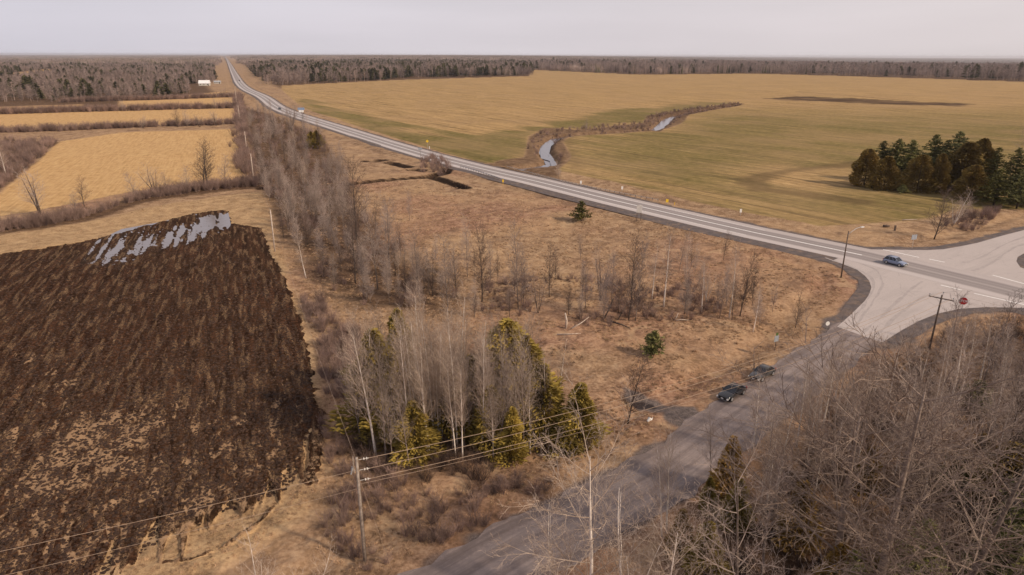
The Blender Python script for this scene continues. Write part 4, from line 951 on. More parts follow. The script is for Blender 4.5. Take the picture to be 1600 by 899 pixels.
hedge('hedge', (0, 179), (372, 168.5), 420, 'brown bushy hedge along the far side of the second hay field', 1.3, 2.8, 0)
hedge('hedge', (100, 160), (366, 152.5), 420, 'low dark hedge before the far left woodland', 1.4, 2.6, 0)
hedge('field_edge_brush', (372, 150), (384, 275), 420, 'dark brown brush between the hay fields and the line of poles', 1.2, 2.4, 0)
# evergreen clump
ever = [('juniper', (1350, 290), 232, 1.0, 'rounded bronze evergreen at the left end of the clump beside the field'), ('juniper', (1380, 297), 244, .95, 'golden edged rounded evergreen at the front left of the clump'), ('spruce', (1372, 282), 218, 1.2, 'dark pine at the back left of the clump'),
 ('spruce', (1395, 284), 214, 1.2, 'dark pine second from the left at the back of the clump'), ('spruce', (1415, 285), 216, 1.2, 'dark pine above the gap in the front of the clump'), ('juniper', (1432, 300), 242, 1.0, 'broad rounded dark evergreen right of the gap'),
 ('spruce', (1450, 286), 208, 1.2, 'dark spruce left of the tallest evergreen'), ('juniper', (1462, 302), 240, .7, 'narrow golden evergreen in the front middle of the clump'), ('spruce', (1484, 290), 202, 1.0, 'tallest dark spruce of the clump'),
 ('spruce', (1468, 288), 216, 1.0, 'dark spruce behind the narrow golden evergreen'), ('juniper', (1500, 300), 222, 1.0, 'reddish rounded evergreen right of the tallest spruce'), ('juniper', (1522, 296), 216, .7, 'tall narrow bronze evergreen in the right half of the clump'),
 ('spruce', (1545, 306), 228, 1.0, 'cone shaped evergreen third from the right end'), ('juniper', (1515, 312), 258, 1.2, 'low wide evergreen at the front right of the clump'), ('spruce', (1575, 316), 228, 1.0, 'dark spruce second from the right end'), ('spruce', (1600, 318), 226, 1.0, 'dark spruce cut by the right edge of the photo'),
 ('spruce', (1552, 322), 262, 1.4, 'low broad spruce at the front right corner of the clump'), ('spruce', (1588, 326), 262, 1.3, 'front spruce in the right corner'), ('spruce', (1635, 322), 230, 1.0, 'spruce just past the right edge'), ('smallpine', (1409, 303), 288, 1.1, 'tiny dark evergreen in the gap of the clump')]
for k, b, ty, w, lb in ever: plant(k, 'evergreen_tree', b, tall(b, ty), lb, 'evergreen', wid=w * 1.15)
for b, ty, k, ln, lb in [((1460, 370), 290, 'slimd', 6, 'bare tree leaning right beside the grey double sign'), ((1490, 350), 292, 'multip', 2, 'pale bare shrubby tree in front of the evergreen clump'), ((1500, 345), 300, 'multi', 3, 'bushy bare tree right of the pale shrubby one before the evergreens'), ((1610, 262), 196, 'maple', 0, 'grey bare crown behind the clump at the right edge')]:
    plant(k, 'bare_tree', b, tall(b, ty), lb, lean=(0, ln), rz=0, wid=1.4)
X, Y = pts_in(gps([(1470, 352), (1500, 335), (1560, 330), (1560, 338), (1520, 360)]), 60); scatter('corner_shrubs', withz(X, Y), SHRUBS, 'purple brown shrubs on the bank beside the side road', 'brush', .6, 1.2)
# creek trees
for b, ty, lb in [((873, 278), 252, 'thin tree beside the creek bend near the highway'), ((915, 206), 186, 'small bare tree in the brush along the creek')]:
    plant('slim', 'bare_tree', b, tall(b, ty), lb, wid=1.3)
# forest right of the gravel road
fr = [('multip', (985, 1000), 770, -1, 1.1, 'pale twiggy tree between the pale spreading tree and the bright birch'), ('birch', (1041, 832), 672, 0, .8, 'bright pale birch beside the gravel road at the bottom'), ('birch', (1034, 838), 690, -4, .7, 'pale birch leaning left beside the bright one at the bottom'),
 ('birch', (1175, 706), 583, 1, .8, 'slim pale birch in front of the parked cars'), ('birch', (1209, 788), 594, 3, .9, 'tall pale birch right of the parked cars'), ('birch', (1198, 764), 640, 1, .7, 'thin birch left of the tall birch by the parked cars'),
 ('birch', (1245, 694), 556, 2, .8, 'pale birch crossing the gravel road right of the parked cars'), ('birch', (1304, 628), 520, 1, .8, 'pale birch whose fork stands before the white board by the road'), ('birch', (1366, 617), 520, 1, .8, 'pale birch in front of the pale pavement corner'),
 ('birch', (1425, 661), 545, 1, 1.0, 'pair stemmed pale birch below the leaning utility pole'), ('birch', (1481, 657), 503, 0, 1.2, 'thickest white birch with a wide fork below the stop sign'), ('birch', (1530, 600), 486, 1, 1.0, 'pale birch right of and below the stop sign'),
 ('birch', (1554, 628), 508, 1, 1.0, 'pale birch second from the right edge'), ('birch', (1602, 626), 540, -9, 1.2, 'pale birch leaning in from the right edge'), ('aspen', (1110, 760), 640, -2, .8, 'thin grey tree beside the rust coloured cedar by the road'),
 ('greatmaple', (1300, 930), 630, -2, 1.35, 'great spreading bare tree at the bottom right'), ('greatmaple', (1360, 960), 600, 5, 1.3, 'second great spreading bare tree leaning right at the bottom'), ('greatmaple', (1470, 1010), 690, 4, 1.35, 'wide bare tree filling the bottom right corner'),
 ('maplep', (925, 990), 700, 0, 1.1, 'pale spreading tree over the gravel road at the bottom centre'), ('maplep', (1020, 1040), 815, 3, .8, 'pinkish twiggy tree right of the pale spreading tree'), ('multip', (412, 955), 838, -3, 1.0, 'small pale tree at the bottom left edge below the ploughed field'), ('multip', (478, 985), 866, 2, 1.0, 'low pale tree at the bottom beside the small pale one'),
 ('aspen', (1190, 900), 700, -3, 1.1, 'grey tree between the rust coloured cedar and the great spreading tree'), ('maple', (1150, 1010), 740, -3, 1.0, 'low spreading tree at the bottom right of the bright pale birch'), ('multip', (870, 960), 790, 0, 1.0, 'pale brushy tree left of the pale spreading tree'), ('multi', (395, 1000), 905, 0, 1.0, 'bare bush below the small pale tree')]
for k, b, ty, ln, w, lb in fr: plant(k, 'bare_tree' if k != 'birch' else 'birch_tree', b, tall(b, ty), lb, lean=(0, ln), rz=0, wid=w)
G_F = 'bare trees of the right hand forest'
n = 0
BIGT = [gp(1300, 930), gp(1360, 960), gp(1470, 1010)]
while n < 170:
    x, y = rv(15, 110), rv(36, 104)
    if not inpoly(x, y, RWOOD) or h_road(np.array([x]), np.array([y]))[0] < 1.6: continue
    if any(math.hypot(x - q[0], y - q[1]) < 7.5 for q in BIGT): continue
    d = math.hypot(x, y)
    edge = y > 88 + (x - 55) * .1
    near = h_road(np.array([x]), np.array([y]))[0] < 9
    h = rv(4, 7.5) if edge else (rv(5, 9) if near else rv(8, 13.5))
    if y < 50 and x < 30: h *= .6
    plant(random.choice(['slim', 'aspen', 'slim', 'slimd', 'slim', 'birch'] if (edge or near) else ['aspen', 'maple', 'slim', 'slimd', 'maple']), 'forest_tree', (x, y),
          h, *((('small bare tree on the forest edge along the right side of the gravel road', 'tree', 'bare trees on the forest edge by the gravel road') if near else ('small bare tree below the utility pole and stop sign', 'tree', 'bare trees below the stop sign') if edge else ('tall bare tree deep inside the right hand forest', 'tree', G_F))), wid=rv(.9, 1.25), world=True); n += 1
for i in range(26):
    b = (rv(1190, 1640), rv(640, 800))
    if h_road(*[np.array([q]) for q in gp(*b)])[0] > 2: plant('birch', 'birch_tree', b, rv(8.5, 12.5), 'white stemmed birch rising out of the right hand forest', 'tree', 'white birches of the right hand forest', wid=.75, lean=(0, rv(-3, 4)), rz=0)
conf = [('cedarg', (1136, 775), 682, 1.1, 'rust coloured cedar beside the gravel road'), ('cedar', (1105, 800), 745, 1.2, 'olive cedar left of the rust coloured one'), ('cedar', (1150, 815), 740, 1.3, 'dark olive cedar in front of the rust coloured one'), ('cedarg', (1062, 860), 790, 1.2, 'low golden cedar right of the bright pale birch'),
 ('cedarg', (1302, 940), 845, 1.3, 'golden cedar at the foot of the great spreading tree'), ('smallpine', (1522, 640), 596, 1.0, 'small green pine in the brush left of the right edge birches'), ('spruce', (1600, 790), 640, 1.2, 'dark spruce at the right edge above the corner'), ('spruce', (1650, 900), 680, 1.2, 'dark spruce past the right edge near the corner'),
 ('spruce', (1580, 930), 770, 1.2, 'dark spruce in the bottom right corner'), ('juniper', (1560, 800), 690, 1.0, 'bronze evergreen among the trees near the right edge'), ('cedar', (1100, 900), 810, 1.3, 'dark cedar at the bottom under the spreading branches'), ('spruce', (1420, 950), 800, 1.0, 'dark spruce under the second spreading tree')]
for i in range(16):
    while True:
        x, y = rv(20, 100), rv(34, 80)
        if inpoly(x, y, RWOOD) and h_road(np.array([x]), np.array([y]))[0] > 5 and (y < 62 or x > 72): break
    plant(random.choice(['cedar', 'cedarg', 'cedar', 'spruce']), 'cedar_tree', (x, y), rv(4, 7.5), 'olive evergreen half hidden under the bare trees of the right hand forest', 'evergreen', 'evergreens under the right hand forest', wid=1.3, world=True)
for k, b, ty, w, lb in conf: plant(k, 'evergreen_tree' if k in ('spruce', 'juniper', 'smallpine') else 'cedar_tree', b, tall(b, ty), lb, 'evergreen' if k != 'smallpine' else 'pine', wid=w)

# fallen and broken wood
def log(base, pts, r, mat, label, name='fallen_log'):
    x, y = gp(*base); o = link(name, MB().tube(pts, [r, r * .85, r * .5][:len(pts)], 7).mesh(name, M[mat], True), None, (x, y, gz(x, y)), label=label, category='log')
    return o
log((884, 512), [(0, 0, -.2), (.1, 0, 1.4), (-.15, .1, 2.6)], .22, 'snag', 'bleached broken snag left of the middle trees of the lot', 'broken_snag')
log((893, 515), [(0, 0, .2), (1.6, .9, .8), (3.0, 1.9, 1.5)], .10, 'snag', 'pale fallen branch leaning beside the bleached snag')
log((880, 521), [(-1, 0, .2), (1.2, -.2, .35), (2.8, .2, .3)], .10, 'snag', 'pale log lying at the foot of the bleached snag')
log((955, 506), [(0, 0, .45), (1.4, -1.0, .35), (2.8, -2.1, .1)], .16, 'bark_dark', 'dark fallen trunk below the middle trees of the lot')
log((944, 498), [(0, 0, 0), (.9, .7, 1.6), (1.6, 1.3, 3.2)], .14, 'bark_dark', 'dark leaning trunk propped beside the pale broken tree')
log((965, 500), [(0, 0, 0), (.9, .9, 1.3), (1.9, 1.6, 2.8)], .10, 'bark_dark', 'thin dark trunk leaning right of the propped trunk')
log((953, 452), [(0, 0, 1.6), (.8, -.3, 1.1), (1.8, -.7, .3)], .15, 'bark_dark', 'dark broken limb right of the many stemmed tree')
log((1056, 501), [(0, 0, .1), (.8, 0, .3), (2.2, .1, .15)], .10, 'snag', 'pale log lying below the brightest birch')
log((1054, 501), [(0, 0, .1), (.3, 0, .8), (.5, 0, 1.5)], .08, 'snag', 'short pale broken stick standing on the pale log')
log((1380, 355), [(0, 0, .3), (.8, 0, .4), (1.6, 0, .3)], .38, 'bark_dark', 'dark log on the bank left of the short dark post')
log((1410, 345), [(0, 0, .25), (2.2, .4, .25), (4.4, .8, .25)], .12, 'snag', 'long pale pole lying on the bank at the field edge')

# ================================================================== poles and wires
def pole(base, h, r, mat, label, rz=0, arm=False, name='utility_pole', lean=(0, 0)):
    x, y = gp(*base); e = empty(name, (x, y, gz(x, y)), rz, label=label, category='utility pole'); e.rotation_euler.x = R(lean[0]); e.rotation_euler.y = R(lean[1])
    link('pole', MB().tube([(0, 0, -1), (0, 0, h * .5), (0, 0, h)], [r, r * .85, r * .68], 10).mesh('pole', M[mat], True), e)
    return e
hA = tall((570, 876), 714)
pA = pole((570, 876), hA, .17, 'wood_post', 'nearest weathered grey utility pole with stacked insulators', R(20))
link('transformer_bracket', MB().box((-.28, 0, hA - .6), (.10, .10, 1.6)).box((-.16, 0, hA - .2), (.3, .05, .05)).box((-.16, 0, hA - 1.2), (.3, .05, .05)).mesh('b', M['wood_post']), pA)
for k in range(3):
    ins = link('insulator', MB().tube([(.15, 0, 0), (.55, 0, 0)], .02, 5).tube([(.55, 0, 0), (.62, 0, 0)], .11, 8).tube([(.78, 0, 0), (.85, 0, 0)], .11, 8).tube([(.6, 0, 0), (1.0, 0, 0)], .03, 5).mesh('insulator', M['porcelain']), pA, (0, 0, hA - .25 - k * 1.0))
link('fuse_cutout', MB().tube([(-.35, 0, hA - .9), (-.55, 0, hA - 1.5)], .06, 6).tube([(-.4, .2, hA - .9), (-.5, .25, hA - 1.5)], .05, 6).mesh('fuse', M['galv']), pA)
link('ground_wire_guard', MB().tube([(.17, .05, 0), (.15, .05, hA * .7)], .025, 4).mesh('g', M['wood_dark']), pA)
hR = tall((1452, 545), 458)
pR = pole((1452, 545), hR, .16, 'wood_dark', 'dark utility pole with a single crossarm beside the stop sign', R(-45), lean=(0, 1))
ca = link('crossarm', MB().box((0, 0, hR - .55), (3.3, .11, .13)).mesh('crossarm', M['wood_dark']), pR); ca.rotation_euler.z = R(4)
for sx in (-1.55, 1.5):
    link('insulator', MB().tube([(sx, 0, -.48), (sx, 0, -.2)], .03, 5).tube([(sx, 0, -.26), (sx, 0, -.10)], .075, 8).mesh('i', M['galv']), ca, (0, 0, hR))
link('insulator', MB().tube([(.05, 0, hR - .3), (.12, 0, hR + .5)], .035, 5).tube([(.11, 0, hR + .36), (.12, 0, hR + .52)], .075, 8).mesh('i', M['galv']), pR)
for sx in (-1, 1): link('brace', MB().tube([(0, .1, -1.3), (sx * .75, .1, -.6)], .02, 4).mesh('b', M['galv']), ca, (0, 0, hR))
farp = [((430, 396), 332, 'pale wooden pole at the top corner of the ploughed field'), ((397, 286), 240, 'pale wooden pole beside the hay field where the brush begins'), ((386, 238), 206, 'pale wooden pole beside the upper corner of the large hay field'),
        ((375, 192), 166, 'pale wooden pole at the corner of the second hay field'), ((370, 163), 139, 'small pale wooden pole beside the far highway bend')]
pf = []
for b, ty, lb in farp: h = tall(b, ty); pf.append((gp(*b), h)); pole(b, h, .17, 'snag', lb)
def wire(a, b, sag, label, r=.016, name='power_line'):
    a, b = Vector(a), Vector(b); n = 24
    p = [a.lerp(b, i / n) - Vector((0, 0, 4 * sag * (i / n) * (1 - i / n))) for i in range(n + 1)]
    o = link(name, MB().tube([q - a for q in p], r, 4).mesh(name, M['wire']), None, a, label=label, category='power line'); return o
ax, ay = gp(570, 876); rx, ry = gp(1452, 545); za = gz(ax, ay); zr = gz(rx, ry)
dA = Vector((math.cos(R(20)), math.sin(R(20)), 0))
rtop = [(rx - 1.1, ry + .9, zr + hR - .3), (rx + .1, ry, zr + hR + .45), (rx + 1.1, ry - 1.0, zr + hR - .3)]
for k, lb in enumerate(['topmost wire from the nearest pole across the grove', 'middle wire from the nearest pole across the grove', 'third wire down from the nearest pole across the grove']):
    s = Vector((ax, ay, za + hA - .25 - k)) + dA * 1.0; wire(s, rtop[k], 2.0 + .1 * k, lb, .022)
wire((ax, ay, za + hA - 2.6), (rx, ry, zr + hR - 2.4), 2.2, 'faint lowest wire below the three main wires across the grove', .014)
L2 = Vector((-72, 26, 9.6)); wire((ax, ay, za + hA - 1.2), L2, .9, 'wire from the nearest pole over the lower corner of the ploughed field', .016)
wire((ax, ay, za + hA - 3.0), L2 - Vector((0, 0, 2.4)), .9, 'lower wire over the bottom corner of the ploughed field', .013)
prev = (ax, ay, za + hA - .4)
for i, ((x, y), h) in enumerate(pf):
    cur = (x, y, gz(x, y) + h - .2)
    wire(prev, cur, 1.4, ['thin wire from the nearest pole along the ploughed field edge', 'thin wire between the first two pale poles of the field line', 'thin wire between the second and third pale poles', 'thin wire between the third and fourth pale poles', 'thin wire to the farthest pale pole by the highway bend'][i], .012); prev = cur
wire((ax, ay, za + hA - 1.6), (ax + 2.6, ay - 1.2, .1), 0.02, 'guy wire slanting down right of the nearest pole', .014, 'guy_wire')
wire((ax, ay, za + hA - 1.2), (ax - 4.6, ay + 1.2, .1), 0.02, 'guy wire slanting down left of the nearest pole', .014, 'guy_wire')
nx = (140, 20, 10.5)
for k, lb in enumerate(['left wire running from the crossarm pole to the right edge', 'centre wire running from the crossarm pole to the right edge', 'right wire running from the crossarm pole to the right edge']):
    wire(rtop[k], (nx[0] + k, nx[1] + k, nx[2]), 1.6, lb, .012)

# street lamp
b = (1314, 434); x, y = gp(*b); h = tall(b, 360)
e = empty('street_lamp', (x, y, gz(x, y)), R(20), label='dark wooden street lamp with a curved pale arm over the junction', category='street lamp')
link('pole', MB().tube([(0, 0, -.5), (0, 0, h)], [.15, .10], 8).mesh('pole', M['wood_dark'], True), e)
arm = link('lamp_arm', MB().tube([(0, 0, h - .7), (.8, 0, h - .1), (1.9, 0, h + .45), (3.0, 0, h + .62)], .055, 6).mesh('arm', M['galv'], True), e)
link('lamp_head', MB().box((3.35, 0, h + .60), (.8, .28, .16)).box((3.35, 0, h + .50), (.5, .22, .06)).mesh('head', M['lamp']), e)

# ================================================================== signs
def face_cam(x, y, off=0): return math.atan2(y, x) + R(90) + R(off) - math.pi
def sign(name, base, label, rz, parts, cat='sign'):
    x, y = gp(*base); e = empty(name, (x, y, gz(x, y)), rz, label=label, category=cat)
    for nm, mb, mt in parts: link(nm, mb.mesh(nm, M[mt]), e)
    return e
def ngon(c, r, k, th, rot=0):
    mb = MB(); n = 0
    for yy in (-th / 2, th / 2):
        for i in range(k): a = rot + 2 * math.pi * i / k; mb.v.append(Vector((c[0] + r * math.cos(a), c[1] + yy, c[2] + r * math.sin(a))))
    mb.f = [tuple(range(k)), tuple(range(2 * k - 1, k - 1, -1))] + [(i, k + i, k + (i + 1) % k, (i + 1) % k) for i in range(k)]
    return mb
def text_part(txt, size, parent, loc, mat, rot=(R(90), 0, 0)):
    cu = bpy.data.curves.new('lettering', 'FONT'); cu.body = txt; cu.size = size; cu.align_x = 'CENTER'; cu.align_y = 'CENTER'; cu.extrude = .003; cu.offset = .018
    t = bpy.data.objects.new('tmp', cu); C.objects.link(t); dg = bpy.context.evaluated_depsgraph_get()
    me = bpy.data.meshes.new_from_object(t.evaluated_get(dg)); bpy.data.objects.remove(t); me.materials.clear(); me.materials.append(M[mat])
    o = link('lettering', me, parent, loc); o.rotation_euler = rot; return o
sp = (1500, 494)
x, y = gp(*sp); rz = -math.atan2(x, y) + R(8)
st = sign('stop_sign', sp, 'red octagonal STOP sign at the end of the gravel road', rz, [
    ('post', MB().tube([(0, .06, -.4), (0, .06, 3.3)], .045, 6), 'galv'), ('border', ngon((0, .012, 2.75), .70, 8, .02, R(22.5)), 'white'), ('sign_plate', ngon((0, -.006, 2.75), .655, 8, .012, R(22.5)), 'red')])
text_part('STOP', .56, st, (0, -.018, 2.74), 'white')
sign('sign_back', (1211, 547), 'back of a grey sign with a green top beside the parked cars', R(25), [('post', MB().tube([(0, .05, -.3), (0, .05, 2.6)], .05, 6), 'wood_dark'), ('sign_plate', MB().box((0, 0, 2.0), (.85, .03, .95)), 'greyblue'), ('top_plate', ngon((0, -.0, 2.72), .26, 8, .03), 'greenp')])
sign('road_board', (1292, 514), 'small pale board standing on the verge where gravel meets pavement', R(10), [('post', MB().tube([(0, .04, -.3), (0, .04, .9)], .03, 6), 'galv'), ('sign_plate', ngon((0, 0, .95), .38, 8, .03), 'white')])
sign('double_sign', (1425, 389), 'grey backs of two route signs on one pale post at the side road corner', R(15), [('post', MB().tube([(0, .05, -.3), (0, .05, 3.4)], .06, 6), 'snag'), ('sign_plate', MB().box((-.38, 0, 2.8), (.68, .03, 1.15)), 'greyblue'), ('sign_plate', MB().box((.38, 0, 2.8), (.68, .03, 1.15)), 'greyblue')])
sign('short_post', (1398, 360), 'short dark square post on the bank right of the dark log', 0, [('post', MB().box((0, 0, .6), (.35, .35, 1.6)), 'wood_dark')], 'post')
sign('guide_sign_back', (998, 344), 'pale back of a tall road sign on two wooden posts beside the lower highway edge', -math.atan2(31, 200) + R(12), [
    ('post', MB().box((-.55, .06, 2.1), (.14, .12, 4.6)), 'wood_dark'), ('post', MB().box((.55, .06, 2.1), (.14, .12, 4.6)), 'wood_dark'), ('sign_plate', MB().box((0, -.02, 3.35), (1.5, .03, 2.1)), 'alu')])
for b, lb, w in [((907.5, 291), 'white marker board on a post nearest the creek beyond the highway', .6), ((972, 297), 'white marker board beyond the highway opposite the tall sign back', .6), ((1157, 335), 'white marker board beyond the highway nearest the junction', .55)]:
    sign('marker_board', b, lb, 0, [('post', MB().tube([(0, .04, -.3), (0, .04, 1.6)], .05, 6), 'galv'), ('sign_plate', MB().box((0, 0, 1.35), (w, .04, 1.0)), 'white')])
sign('yellow_marker', (1042, 320), 'orange yellow panel on a post beyond the highway', 0, [('post', MB().tube([(0, .04, -.3), (0, .04, 1.3)], .05, 6), 'galv'), ('sign_plate', MB().box((0, 0, 1.2), (.75, .04, .95)), 'yellow')])
sign('yellow_marker', (1054, 320), 'tiny yellow stake right of the orange yellow panel', 0, [('stake', MB().tube([(0, 0, -.2), (0, 0, .8)], .10, 6), 'yellow')])
d = sign('warning_sign', (668, 234), 'yellow diamond warning sign beyond the highway above the culvert', 0, [('post', MB().tube([(0, .05, -.3), (0, .05, 4.0)], .05, 6), 'galv'), ('sign_plate', ngon((0, 0, 3.9), .72, 4, .03), 'yellow')])
sign('marker_stake', (671, 233), 'small white stake at the foot of the yellow diamond sign', 0, [('stake', MB().box((0, 0, .6), (.3, .1, 1.3)), 'white')], 'stake')
sign('sign_back', (657, 246), 'dark greyish sign back near the lower highway edge left of the culvert', R(10), [('post', MB().tube([(0, .05, -.3), (0, .05, 4.2)], .06, 6), 'wood_dark'), ('sign_plate', MB().box((0, 0, 3.7), (1.6, .03, 1.0)), 'greyblue')])
sign('hazard_marker', (786, 288), 'yellow green hazard marker at the end of the lower guardrail', 0, [('post', MB().tube([(0, .04, -.3), (0, .04, 1.6)], .05, 6), 'yellow'), ('sign_plate', MB().box((0, 0, 1.5), (.55, .04, .9)), 'yellow')])
sign('roadside_billboard', (471, 178), 'small blue billboard with a white lower half beyond the highway', R(5), [('post', MB().box((-1.4, .2, 1.0), (.2, .2, 3)), 'wood_dark'), ('post', MB().box((1.4, .2, 1.0), (.2, .2, 3)), 'wood_dark'),
     ('sign_plate', MB().box((0, 0, 3.6), (5.0, .15, 1.8)), 'blue'), ('lower_plate', MB().box((0, 0, 1.85), (3.6, .15, 1.6)), 'white')], 'billboard')
sign('marker_stake', (1208 - 30, 576), 'low dark marker stake at the verge behind the parked cars', 0, [('stake', MB().box((0, 0, .4), (.12, .12, 1.0)), 'wood_dark')], 'stake')
sign('litter_bag', (1015, 657), 'crumpled white bag lying left of the driveway', R(30), [('bag', MB().tube([(-.35, 0, .05), (0, .05, .3), (.3, 0, .1)], [.12, .26, .10], 6), 'white'), ('knot', MB().tube([(.3, 0, .1), (.5, .05, .35)], [.1, .03], 5), 'white')], 'bag')

# guardrails
def guardrail(marks, label, beam, side):
    P = [Vector((*gp(*m), 0)) for m in marks]; P = [Vector((p.x, p.y, 0)) for p in catmull(P, 1.9)]
    e = empty('guardrail', P[0], 0, label=label, category='guardrail'); o = P[0]
    mb = MB()
    for k, p in enumerate(P):
        pm = link('post', POSTM, e, p - o + Vector((0, 0, 0)))
    if beam:
        for dz in (.62, .78): mb.tube([p - o + Vector((0, 0, dz)) for p in P], .075, 4)
        mb.tube([p - o + Vector((0, 0, .70)) for p in P], .05, 4)
    else:
        for dz in (.5, .62, .74): mb.tube([p - o + Vector((0, 0, dz)) for p in P], .03, 4)
    link('rail', mb.mesh('rail', M['galv']), e)
POSTM = MB().box((0, 0, .35), (.18, .18, 1.1)).mesh('post', M['wood_post'])
guardrail([(720, 262.5), (740, 268), (760, 274.5), (785, 283)], 'steel guardrail with pale posts along the lower highway edge above the culvert', True, 0)
guardrail([(541, 213.5), (556, 217), (575, 223), (595, 229.5)], 'distant steel guardrail along the lower highway edge beyond the culvert', True, 0)
guardrail([(792, 262.5), (860, 280.5), (900, 290), (960, 302.5), (1028, 315)], 'thin cable guardrail along the field side of the highway', False, 0)

# ================================================================== vehicles
def loft(sections):
    mb = MB(); k = len(sections[0])
    for s in sections: mb.v += [Vector(p) for p in s]
    for i in range(len(sections) - 1):
        for j in range(k):
            a = i * k; mb.f.append((a + j, a + k + j, a + k + (j + 1) % k, a + (j + 1) % k))
    mb.f.append(tuple(range(k))); n = (len(sections) - 1) * k; mb.f.append(tuple(n + j for j in range(k - 1, -1, -1)))
    return mb
def car(name, loc, rz, label, paint, suv=True, cat='car'):
    L, Wd = (4.6, 1.86) if suv else (4.65, 1.82); belt = 1.02 if suv else .90; top = 1.66 if suv else 1.42; lo = .28
    e = empty(name, loc, rz, label=label, category=cat)
    st = [(-L / 2, .55, belt - .20, .70), (-L / 2 + .12, lo + .06, belt - .02, .90), (-L * .36, lo, belt + .02, .98), (-L * .1, lo - .02, belt, 1.0), (L * .14, lo - .02, belt - .02, 1.0), (L * .22, lo, belt - .05, .99), (L * .40, lo + .02, belt - .17, .95), (L / 2 - .10, lo + .06, belt - .30, .86), (L / 2, .50, belt - .42, .70)]
    secs = []
    for x, zb, zt, w in st:
        w *= Wd / 2; secs.append([(x, -w * .85, zb), (x, -w, zb + .18), (x, -w, zt - .22), (x, -w * .93, zt - .04), (x, -w * .6, zt + .02), (x, w * .6, zt + .02), (x, w * .93, zt - .04), (x, w, zt - .22), (x, w, zb + .18), (x, w * .85, zb)])
    body = link('body', loft(secs).mesh('body', M[paint], True), e); body.modifiers.new('edge', 'BEVEL').width = .03
    r0, r1, f0, f1 = (-L * .45, -L * .36, L * .21, L * .05) if suv else (-L * .40, -L * .24, L * .20, L * .03)
    wb, wt = Wd / 2 * .93, Wd / 2 * .76; zb, zt = belt - .03, top - .05
    B = [(r0, -wb, zb), (f0, -wb, zb), (f0, wb, zb), (r0, wb, zb)]; T = [(r1, -wt, zt), (f1, -wt, zt), (f1, wt, zt), (r1, wt, zt)]
    g = MB(); g.v = [Vector(p) for p in B + T]; g.f = [(0, 1, 5, 4), (1, 2, 6, 5), (2, 3, 7, 6), (3, 0, 4, 7), (4, 5, 6, 7)]
    link('windows', g.mesh('windows', M['glass']), e)
    roof = loft([[(r1 - .06, -wt - .01, zt - .01), (r1 - .06, -wt * .8, zt + .05), (r1 - .06, wt * .8, zt + .05), (r1 - .06, wt + .01, zt - .01)], [((r1 + f1) / 2, -wt - .02, zt), ((r1 + f1) / 2, -wt * .8, zt + .09), ((r1 + f1) / 2, wt * .8, zt + .09), ((r1 + f1) / 2, wt + .02, zt)], [(f1 + .03, -wt - .01, zt - .01), (f1 + .03, -wt * .8, zt + .04), (f1 + .03, wt * .8, zt + .04), (f1 + .03, wt + .01, zt - .01)]])
    link('roof', roof.mesh('roof', M[paint], True), e)
    for s in (-1, 1):
        pl = MB()
        for t in (0, .36, .68, 1):
            a = Vector((r0 + (f0 - r0) * t, s * (wb + .008), zb)); b2 = Vector((r1 + (f1 - r1) * t, s * (wt + .008), zt)); pl.tube([a, b2], .04, 4)
        link('window_pillars', pl.mesh('pillars', M[paint]), e)
        link('roof_rail', MB().tube([(r1 + .1, s * wt * .92, zt + .09), (f1 - .1, s * wt * .92, zt + .09)], .025, 4).mesh('r', M['galv']), e) if suv else None
        link('headlight', MB().box((L / 2 - .10, s * .62, belt - .40), (.22, .42, .16), s * -.35).mesh('headlight', M['lamp']), e)
        link('tail_light', MB().box((-L / 2 + .09, s * .72, belt - .18), (.16, .22, .28), s * .2).mesh('tail_light', M['tail']), e)
        link('mirror', MB().box((f0 - .35, s * (Wd / 2 + .08), belt + .08), (.16, .22, .15)).mesh('mirror', M[paint]), e)
        for x in (-L * .30, L * .31):
            w = link('wheel', MB().tube([(x, s * (Wd / 2 - .24), .35), (x, s * (Wd / 2 + .012), .35)], .355, 20).mesh('wheel', M['tyre']), e)
            link('rim', MB().tube([(x, s * (Wd / 2 - .1), .35), (x, s * (Wd / 2 + .03), .35)], .235, 12).mesh('rim', M['rim']), w)
    link('grille', MB().box((L / 2 - .02, 0, .62), (.08, .9, .16)).mesh('grille', M['plastic']), e)
    link('lower_bumper', MB().box((L / 2 - .07, 0, .36), (.20, 1.5, .16)).box((-L / 2 + .07, 0, .42), (.20, 1.5, .2)).mesh('lower_bumper', M['plastic']), e)
    link('chrome_strip', MB().box((L / 2 + .01, 0, .30), (.06, 1.45, .05)).mesh('strip', M['galv']), e)
    link('licence_plate', MB().box((L / 2 + .03, 0, .48), (.02, .34, .14)).mesh('plate', M['white']), e)
    return e
rd = math.atan2(14.5, 14.5)
x, y = gp(1143, 619); car('parked_car', (x, y, .04), rd + math.pi - R(3), 'black car parked nose toward the camera on the gravel road verge', 'car_black', False)
x, y = gp(1190, 589); car('parked_suv', (x, y, .04), rd + math.pi - R(3), 'dark grey car parked behind the black car, half hidden by twigs', 'car_dark', False)
x, y = gp(1398, 414); car('moving_suv', (x, y, .055), math.atan2(-.84, .54), 'pale blue grey estate car driving through the junction', 'car_blue', True)
def onroad(py, off):
    q = min(HWY, key=lambda p: abs(p[1] - py)); i = HWY.index(q); d = (Vector(HWY[i + 1]) - Vector(HWY[i - 1])).normalized(); n = Vector((-d.y, d.x)); p = Vector(q) + n * off
    return (p.x, p.y, .055), math.atan2(d.y, d.x)
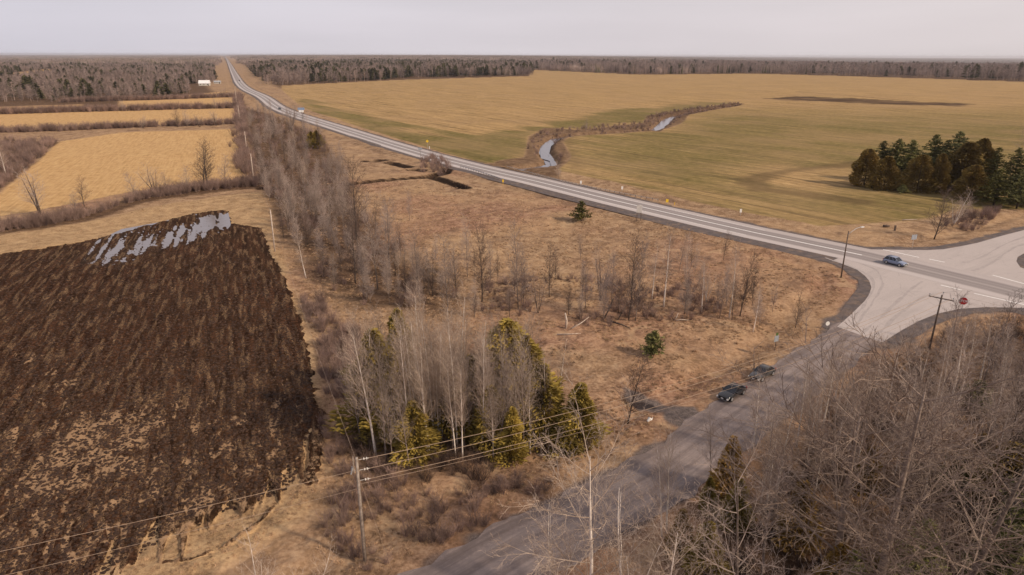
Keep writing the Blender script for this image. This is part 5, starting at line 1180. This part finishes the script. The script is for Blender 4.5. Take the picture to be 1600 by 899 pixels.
for py, off, pnt, rev, lb in [(562, -2.0, 'car_black', 0, 'dark vehicle on the far highway beside the big bare tree'), (1040, -2, 'car_white', 0, 'white vehicle on the far highway bend'), (1330, 2, 'car_black', 1, 'tiny dark vehicle on the distant straight of the highway')]:
    l, a = onroad(py, off); car('distant_car', l, a + math.pi * rev, lb, pnt, True)

# distant house and others
def house(base, w, dp, h, roofh, rz, label, roof, wall):
    x, y = gp(*base); e = empty('farm_house', (x, y, 0), rz, label=label, category='house')
    link('wall', MB().box((0, 0, h / 2), (w, dp, h)).mesh('wall', M[wall]), e)
    r = MB(); o = .5; r.v = [Vector(p) for p in ((-w / 2 - o, -dp / 2 - o, h - .1), (w / 2 + o, -dp / 2 - o, h - .1), (w / 2 + o, dp / 2 + o, h - .1), (-w / 2 - o, dp / 2 + o, h - .1), (-w / 2 - o, 0, h + roofh), (w / 2 + o, 0, h + roofh))]
    r.f = [(0, 1, 5, 4), (2, 3, 4, 5), (1, 2, 5), (3, 0, 4), (3, 2, 1, 0)]; rf = link('roof', r.mesh('roof', M[roof]), e)
    link('chimney', MB().box((w * .2, 0, h + roofh), (.8, .8, 1.6)).mesh('chimney', M['wallw']), rf)
    for k in range(3):
        fr_ = link('window', MB().box((-w / 2 + w * (k + .5) / 3, -dp / 2 - .03, h * .55), (1.2, .08, 1.1)).mesh('window', M['glass']), e)
    link('door', MB().box((w * .33 + .9, -dp / 2 - .03, 1.05), (.95, .08, 2.1)).mesh('door', M['plastic']), e)
house((320, 134), 14, 9, 3.2, 4.2, R(12), 'white roofed farmhouse in the left woodland beside the highway', 'roofw', 'wallw')
house((340, 131), 9, 7, 2.4, 2.0, R(12), 'low grey shed right of the white roofed farmhouse', 'galv', 'wallw')
house((824, 100.5), 40, 16, 5, 3, R(5), 'tiny pale roofed barn far off in the middle of the forest', 'roofw', 'wallw')
house((1535, 101), 30, 14, 5, 3, R(-5), 'tiny pale building far off in the forest at the right', 'roofw', 'wallw')

# ================================================================== the air
hz = MB().box((0, 0, -16), (84000, 84000, 140)); hm = bpy.data.materials.new('thin_haze'); hm.use_nodes = True; t_ = hm.node_tree; t_.nodes.clear()
pv = N(t_, 'ShaderNodeVolumePrincipled'); pv.inputs['Color'].default_value = (.97, .95, 1.0, 1); pv.inputs['Density'].default_value = 4.2e-5; pv.inputs['Anisotropy'].default_value = .2
mo = N(t_, 'ShaderNodeOutputMaterial'); t_.links.new(pv.outputs[0], mo.inputs['Volume'])
me = mesh('haze', hz.v, hz.f, hm); link('haze', me, kind='stuff', label='thin pale haze over the whole countryside', category='haze')
